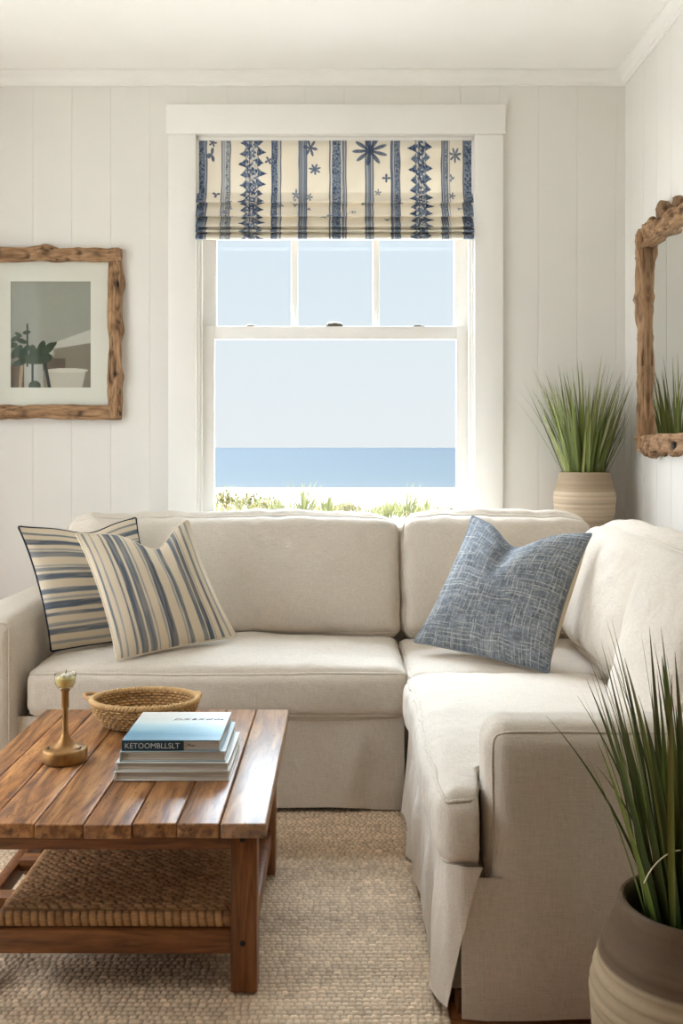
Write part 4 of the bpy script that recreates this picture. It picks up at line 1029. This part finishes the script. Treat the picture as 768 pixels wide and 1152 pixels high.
# ------------------------------------------------------------------ woven basket
def basket():
    cx, cy, z0 = -.650, 3.235, TZ + .001
    rx, ry, hh = .178, .135, .080
    root = thing('woven_basket', (cx, cy, z0), 'shallow oval woven seagrass basket on the table behind the books', 'basket')
    n = 300; rows = 9
    def wall(sgn, th):
        nz_ = rows * 6; t = np.linspace(0, 1, nz_); a = np.arange(n) * 2 * np.pi / n
        T, Aa = np.meshgrid(t, a, indexing='ij')
        k = .74 + .26 * np.sin(T * np.pi / 2) ** .9
        row = np.floor(T * rows * .9999); fr = T * rows - row; c_ = Aa / (2 * np.pi) * 46 + .5 * (row % 2); cell = np.floor(c_); fa = c_ - cell
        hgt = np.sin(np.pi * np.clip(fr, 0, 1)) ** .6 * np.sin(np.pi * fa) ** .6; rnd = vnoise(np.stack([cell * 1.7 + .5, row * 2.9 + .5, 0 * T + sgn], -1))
        o = sgn * (.0065 * hgt * (1 + .3 * rnd)) + sgn * th
        A = np.stack([cx + (rx * k + o - .008) * np.cos(Aa), cy + (ry * k + o - .008) * np.sin(Aa), z0 + .004 + T * hh + .002 * rnd * hgt], -1)
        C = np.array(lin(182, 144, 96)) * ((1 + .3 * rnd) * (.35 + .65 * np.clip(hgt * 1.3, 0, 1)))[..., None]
        return A, C
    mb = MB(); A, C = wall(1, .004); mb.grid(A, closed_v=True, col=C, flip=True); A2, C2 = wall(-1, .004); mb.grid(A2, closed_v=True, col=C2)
    # bottom
    a = np.arange(n) * 2 * np.pi / n; rr = np.linspace(.02, 1, 30); Rr_, Aa = np.meshgrid(rr, a, indexing='ij')
    w = np.abs(np.sin(Rr_ * 30)) ** .5 * (.6 + .4 * np.abs(np.sin(Aa * 30)))
    A = np.stack([cx + (rx * .74 - .006) * Rr_ * np.cos(Aa), cy + (ry * .74 - .006) * Rr_ * np.sin(Aa), z0 + .006 + .005 * w], -1)
    mb.grid(A, closed_v=True, col=np.array(lin(180, 140, 92)) * (.45 + .55 * w)[..., None], flip=True)
    B = A.copy(); B[..., 2] = z0 + .001; mb.grid(B, closed_v=True, col=np.tile(np.array(lin(120, 90, 56)), w.shape + (1,)))
    mb.build('bowl', M['seagrass'], root)
    # rim rope, two twisted strands
    mb = MB(); a = np.linspace(0, 2 * np.pi, 400, endpoint=False)
    for ph in (0, np.pi):
        tw = a * 45 + ph
        mb.tube(np.stack([cx + (rx - .004 + .0045 * np.cos(tw)) * np.cos(a), cy + (ry - .004 + .0045 * np.cos(tw)) * np.sin(a), z0 + hh + .006 + .0045 * np.sin(tw)], -1), .0058, 6, closed=True, col=np.array(lin(206, 170, 120)))
    mb.build('rim', M['seagrass'], root)
    for sg, an in ((-1, math.radians(168)), (1, math.radians(20))):
        px_, py_ = cx + (rx - .006) * math.cos(an), cy + (ry - .006) * math.sin(an); q = np.linspace(0, np.pi, 22)
        d = np.array([math.cos(an), math.sin(an), 0]); s2 = np.array([-d[1], d[0], 0]); ln = .040 if sg < 0 else .014
        pth = np.array([np.array([px_, py_, z0 + hh + .004]) + s2 * .032 * np.cos(t) + d * ln * np.sin(t) + np.array([0, 0, .008 * np.sin(t)]) for t in q])
        MB().tube(pth, .0065, 8, col=np.array(lin(190, 152, 108))).build('handle', M['seagrass'], root)
basket()

# ------------------------------------------------------------------ brass candle holder
cx, cy, z0 = -.809, 2.865, TZ + .001
ch = thing('candle_holder', (cx, cy, z0), 'brass stemmed candle holder with a cup on top, at the left of the table', 'candle holder')
prof = [(0, 0), (.059, 0), (.0625, .002), (.064, .008), (.064, .033), (.0625, .0375), (.058, .040), (.046, .0415), (.034, .046), (.024, .054), (.016, .064), (.0105, .076), (.0082, .09), (.0078, .12), (.0078, .19), (.0085, .200)]
MB().lathe(prof, (cx, cy, z0), 64).build('base', M['brass'], ch, auto=50)
for ax_ in (-.038, .040):
    MB().lathe([(0, .0005), (.0115, .0005), (.0120, .0022), (.0100, .0022), (.0095, .0012), (0, .0010)], (cx + ax_, cy - .014, z0 + .0405), 24).build('recess', M['bolt'], ch)
MB().lathe([(.0095, .155), (.0105, .158), (.0105, .203), (.0135, .206), (.0135, .210), (0, .2105)], (cx, cy, z0), 32).build('socket', M['brass'], ch, auto=50)
MB().lathe([(0, .207), (.013, .208), (.024, .216), (.0295, .228), (.0305, .240), (.0312, .256), (.0300, .256), (.0290, .240), (.0278, .229), (.022, .219), (0, .2125)], (cx, cy, z0), 40).build('glass_cup', M['cupglass'], ch)
wx = MB().lathe([(0, .2130), (.021, .2195), (.0270, .229), (.0280, .240), (.0282, .2440), (.020, .2455), (0, .2450)], (cx, cy, z0), 40)
wo = wx.build('wax', M['wax'], ch)
mb = MB(); r = random.Random(3)
for k in range(9):
    a = r.uniform(0, 6.28); q = r.uniform(0, .019); s_ = r.uniform(.004, .008)
    Rk = np.array(Matrix.Rotation(r.uniform(0, 3), 3, Vector((r.random(), r.random(), r.random())).normalized())); cc = np.array([cx + q * math.cos(a), cy + q * math.sin(a), z0 + .2475 + s_ * .6])
    mb.box((-s_, -s_ * .6, -s_ * .5), (s_, s_ * .6, s_ * .5), s_ * .15, 1, M=lambda V: V @ Rk.T + cc)
mb.build('wax_chips', M['white_paper'], ch, smooth=False)
MB().tube([(cx, cy, z0 + .243), (cx + .001, cy, z0 + .256), (cx + .004, cy, z0 + .266)], .0013, 6).build('wick', M['wick'], wo)

# ------------------------------------------------------------------ potted grasses
def pot_plant(cx, cy, z0, rrim, rmax, hh, blades, label, seed, spread, bl, split, arch, bw, lo, hi, pal):
    root = thing('potted_grass', (cx, cy, z0), label, 'potted plant')
    zs = np.linspace(0, 1, 70)
    keyz = [0, .05, .3, .62, .84, .93, 1.0]; keyr = [rmax * .62, rmax * .70, rmax * .94, rmax * 1.0, rmax * .86, rrim * 1.02, rrim]
    # smooth the key curve
    rr = np.interp(zs, keyz, keyr)
    for _ in range(14): rr[1:-1] = (rr[:-2] + 2 * rr[1:-1] + rr[2:]) / 4
    ring = np.where(zs < split, .0034 * np.sin(zs * hh / .0105 * np.pi + 1.2 * np.sin(zs * 23)) * (hh / .46) ** 3, .0006 * np.sin(zs * 150))
    r_ = np.random.default_rng(seed)
    lo = np.array(lin(*lo)); hi = np.array(lin(*hi)); pal = [lin(*q_) for q_ in pal]
    st = vnoise(np.stack([zs * 40, 0 * zs, 0 * zs + seed], -1))
    outer = np.stack([rr + ring, zs * hh], -1)
    col = np.where((zs < split)[:, None], lo, hi) * (1 + .16 * st)[:, None]
    lip = np.array([[rrim - .004, hh + .004], [rrim - .012, hh + .003], [rrim - .016, hh - .006], [rrim - .010, hh - .03], [rrim - .004, hh - .09]]) if True else None
    prof = np.concatenate([[[0, 0]], outer, lip]); cc = np.concatenate([[lo], col, np.tile(hi * .95, (len(lip), 1))])
    MB().lathe(prof, (cx, cy, z0), 96, col=cc).build('pot', M['pot'], root)
    a = np.arange(40) * 2 * np.pi / 40; q = np.linspace(.01, 1, 10); Q, Aa = np.meshgrid(q, a, indexing='ij'); rs = rrim + .002
    A = np.stack([cx + rs * Q * np.cos(Aa), cy + rs * Q * np.sin(Aa), z0 + hh - .075 + .008 * fnoise(np.stack([Q * 6 * np.cos(Aa), Q * 6 * np.sin(Aa), 0 * Q], -1), 2)], -1)
    MB().grid(A, closed_v=True, flip=True).build('soil', M['soil'], root)
    R = random.Random(seed); mb = MB()
    for k in range(blades):
        az = R.uniform(0, 2 * np.pi); rad = math.sqrt(R.random()) * rrim * .62
        u = rad / (rrim * .62)
        lean = spread * (.15 + .85 * u) * R.uniform(.4, 1.1); c0 = np.array(R.choice(pal)) * R.uniform(.8, 1.15)
        L = bl * R.uniform(.62, 1.06) * (1 - .12 * u)
        tip = np.array(lin(128, 118, 76)) if R.random() < .45 else c0
        blade(mb, (cx + rad * math.cos(az), cy + rad * math.sin(az), z0 + hh - .078), az + R.uniform(-.35, .35), lean, L, arch * R.uniform(.1, 1.0) * (.3 + .7 * u), bw * R.uniform(.55, 1.1), c0, 10, .35, tip, 1.7, R.uniform(-.1, .1))
    return root, mb
root, mb = pot_plant(1.186, 4.775, .950, .122, .152, .296, 190, 'grass plant in a small banded stoneware pot in the corner behind the sofa', 21, .50, .66, .70, .50, .0066, (196, 178, 154), (174, 154, 130), [(116, 130, 62), (138, 150, 80), (100, 114, 52), (160, 168, 100), (124, 136, 78)])
for V_ in mb.v:      # blades bend along the walls rather than through them
    V_[:, 1] = np.where(V_[:, 1] > 4.87, 4.87 + .065 * (1 - np.exp(-(V_[:, 1] - 4.87) / .065)), V_[:, 1])
    V_[:, 0] = np.where(V_[:, 0] > 1.34, 1.34 + .08 * (1 - np.exp(-(V_[:, 0] - 1.34) / .08)), V_[:, 0])
mb.build('foliage', M['leaf'], root)
root, mb = pot_plant(.700, 1.95, 0.0, .143, .200, .462, 105, 'large grass plant in a banded stoneware pot on the floor before the sofa arm', 33, .34, .66, .76, .32, .0098, (164, 146, 118), (100, 82, 62), [(82, 96, 38), (104, 118, 48), (64, 78, 30), (120, 130, 62), (90, 100, 46)])
mb.build('foliage', M['leaf'], root)
# a few long stray blades of the near plant, and the dried curled one
mb = MB()
PB = np.array([.700, 1.95, .385])
for (tx, tz, L, c0) in ((-.285, .44, 0, 1), (-.240, .50, 0, 1), (-.20, .36, 0, 1), (-.165, .56, 0, .9), (-.12, .50, 0, 1.1), (-.05, .57, 0, 1), (.02, .55, 0, .9)):
    b = PB + np.array([tx * .22, -.03, 0]); e = PB + np.array([tx, -.02 + random.uniform(-.05, .08), tz]); mid = b * .5 + e * .5 + np.array([-tx * .16, 0, .05])
    t = np.linspace(0, 1, 14)[:, None]; pth = (1 - t) ** 2 * b + 2 * t * (1 - t) * mid + t ** 2 * e
    w = .0050 * (1 - t[:, 0] ** 1.8) + .0004
    side = np.array([.75, .65, 0]); 
    A = np.stack([pth + side * w[:, None], pth + np.array([0, .3, 0]) * w[:, None], pth - side * w[:, None]], 1)
    mb.grid(A, col=np.tile(np.array(lin(84, 98, 52)) * c0, (14 * 3, 1)).reshape(14, 3, 3))
mb.build('long_blades', M['leaf'], root)
t = np.linspace(0, 1, 24)
pth = np.stack([.700 - .125 + .19 * t, 1.95 - .09 + 0 * t, .54 + .075 * np.sin(np.pi * t ** .8) * 1.0 - .03 * t], -1)
tag(MB().tube(pth, .0022, 6, col=np.array(lin(206, 194, 158)), flat=.5).build('dry_blade', M['leaf'], root), 'pale dried curled blade')

# tall stand that carries the corner plant behind the sofa
st = thing('plant_stand', (1.186, 4.775, 0), 'slim wooden stand behind the sofa corner carrying the small grass plant', 'stand')
MB().lathe([(0, .920), (.148, .920), (.152, .924), (.152, .945), (.148, .949), (0, .949)], (1.186, 4.775, 0), 48).build('top', M['trail'], st, auto=40)
for k in range(3):
    a = math.radians(90 + 120 * k); 
    MB().tube([(1.186 + .10 * math.cos(a), 4.775 + .10 * math.sin(a), .922), (1.186 + .125 * math.cos(a), 4.775 + .125 * math.sin(a), 0)], .013, 10).build('leg', M['tleg'], st, auto=50)
MB().lathe([(0, .40), (.105, .40), (.105, .415), (0, .415)], (1.186, 4.775, 0), 32).build('shelf', M['trail'], st, auto=40)

# ------------------------------------------------------------------ sky, daylight, camera
w = bpy.data.worlds.new('sky'); scene.world = w; w.use_nodes = True; nt = w.node_tree; nt.nodes.clear()
def nn(t, **k):
    o = nt.nodes.new('ShaderNode' + t)
    for a, b in k.items(): setattr(o, a, b)
    return o
tc = nn('TexCoord'); sep = nn('SeparateXYZ'); nt.links.new(tc.outputs['Generated'], sep.inputs[0])
rp = nn('ValToRGB'); nt.links.new(sep.outputs[2], rp.inputs[0]); e = rp.color_ramp.elements
e[0].position = 0.0; e[0].color = (*lin(242, 248, 251), 1); e[1].position = 1.0; e[1].color = (*lin(186, 208, 232), 1)
q = e.new(.10); q.color = (*lin(236, 246, 252), 1); q = e.new(.24); q.color = (*lin(222, 239, 251), 1)
# broad hazy glow added to the unseen left sky to brighten the room
SUN = Vector((-.86, -.10, .50)).normalized()
dt = nn('VectorMath', operation='DOT_PRODUCT'); nt.links.new(tc.outputs['Generated'], dt.inputs[0]); dt.inputs[1].default_value = SUN
mr = nn('MapRange', interpolation_type='SMOOTHSTEP'); nt.links.new(dt.outputs['Value'], mr.inputs[0])
mr.inputs[1].default_value = .25; mr.inputs[2].default_value = 1.0; mr.inputs[3].default_value = 1.0; mr.inputs[4].default_value = 7.6
hz = nn('MapRange', interpolation_type='SMOOTHSTEP'); nt.links.new(dt.outputs['Value'], hz.inputs[0]); hz.inputs[1].default_value = .2; hz.inputs[2].default_value = .8
hm = nn('Mix', data_type='RGBA'); nt.links.new(hz.outputs[0], hm.inputs[0]); nt.links.new(rp.outputs[0], hm.inputs[6]); hm.inputs[7].default_value = (.845, .90, .975, 1)
bg = nn('Background'); # second, stronger glow added high over the sea, out of view, to light the seats
HI = Vector((-.22, .60, .76)).normalized()
d2 = nn('VectorMath', operation='DOT_PRODUCT'); nt.links.new(tc.outputs['Generated'], d2.inputs[0]); d2.inputs[1].default_value = HI
m2 = nn('MapRange', interpolation_type='SMOOTHSTEP'); nt.links.new(d2.outputs['Value'], m2.inputs[0])
m2.inputs[1].default_value = .80; m2.inputs[2].default_value = .98; m2.inputs[3].default_value = 0.0; m2.inputs[4].default_value = 48.0
sm = nn('Math', operation='ADD'); nt.links.new(mr.outputs[0], sm.inputs[0]); nt.links.new(m2.outputs[0], sm.inputs[1])
nt.links.new(hm.outputs[2], bg.inputs[0]); nt.links.new(sm.outputs[0], bg.inputs[1])
wo_ = nn('OutputWorld'); nt.links.new(bg.outputs[0], wo_.inputs[0])

def portal(name, loc, rot_, sx, sy):
    l = bpy.data.lights.new(name, 'AREA'); l.shape = 'RECTANGLE'; l.size = sx; l.size_y = sy; l.cycles.is_portal = True
    o = bpy.data.objects.new(name, l); COL.objects.link(o); o.location = loc; o.rotation_euler = rot_
for (a, b, z0, z1) in LEFT_HOLES: portal('window_daylight', (LX - .12, (a + b) / 2, (z0 + z1) / 2), (0, -math.pi / 2, 0), z1 - z0, b - a)
for (a, b, z0, z1) in FRONT_HOLES: portal('window_daylight', ((a + b) / 2, FY - .12, (z0 + z1) / 2), (math.pi / 2, 0, 0), b - a, z1 - z0)
portal('window_daylight', ((OX0 + OX1) / 2, WALL_Y + TH, (OZ0 + OZ1) / 2), (-math.pi / 2, 0, 0), OX1 - OX0, OZ1 - OZ0)

cam = bpy.data.cameras.new('camera'); co = bpy.data.objects.new('camera', cam); COL.objects.link(co); scene.camera = co
co.location = (0, 0, H); co.rotation_euler = (math.pi / 2, 0, 0)
cam.sensor_fit = 'VERTICAL'; cam.sensor_height = 36.0; cam.lens = F / 1152.0 * 36.0; cam.shift_y = -(576 - CY) / 1152.0
cam.clip_end = 20000; cam.clip_start = .05
vs = scene.view_settings; vs.view_transform = 'Standard'; vs.look = 'None'; vs.gamma = 1.0; vs.use_curve_mapping = False; vs.exposure = 0.0
scene.cycles.max_bounces = 12; scene.cycles.diffuse_bounces = 8; scene.cycles.transparent_max_bounces = 16
scene.cycles.use_denoising = True; scene.cycles.sample_clamp_indirect = 8.0
for o in scene.objects:
    if '_o' in o: del o['_o']
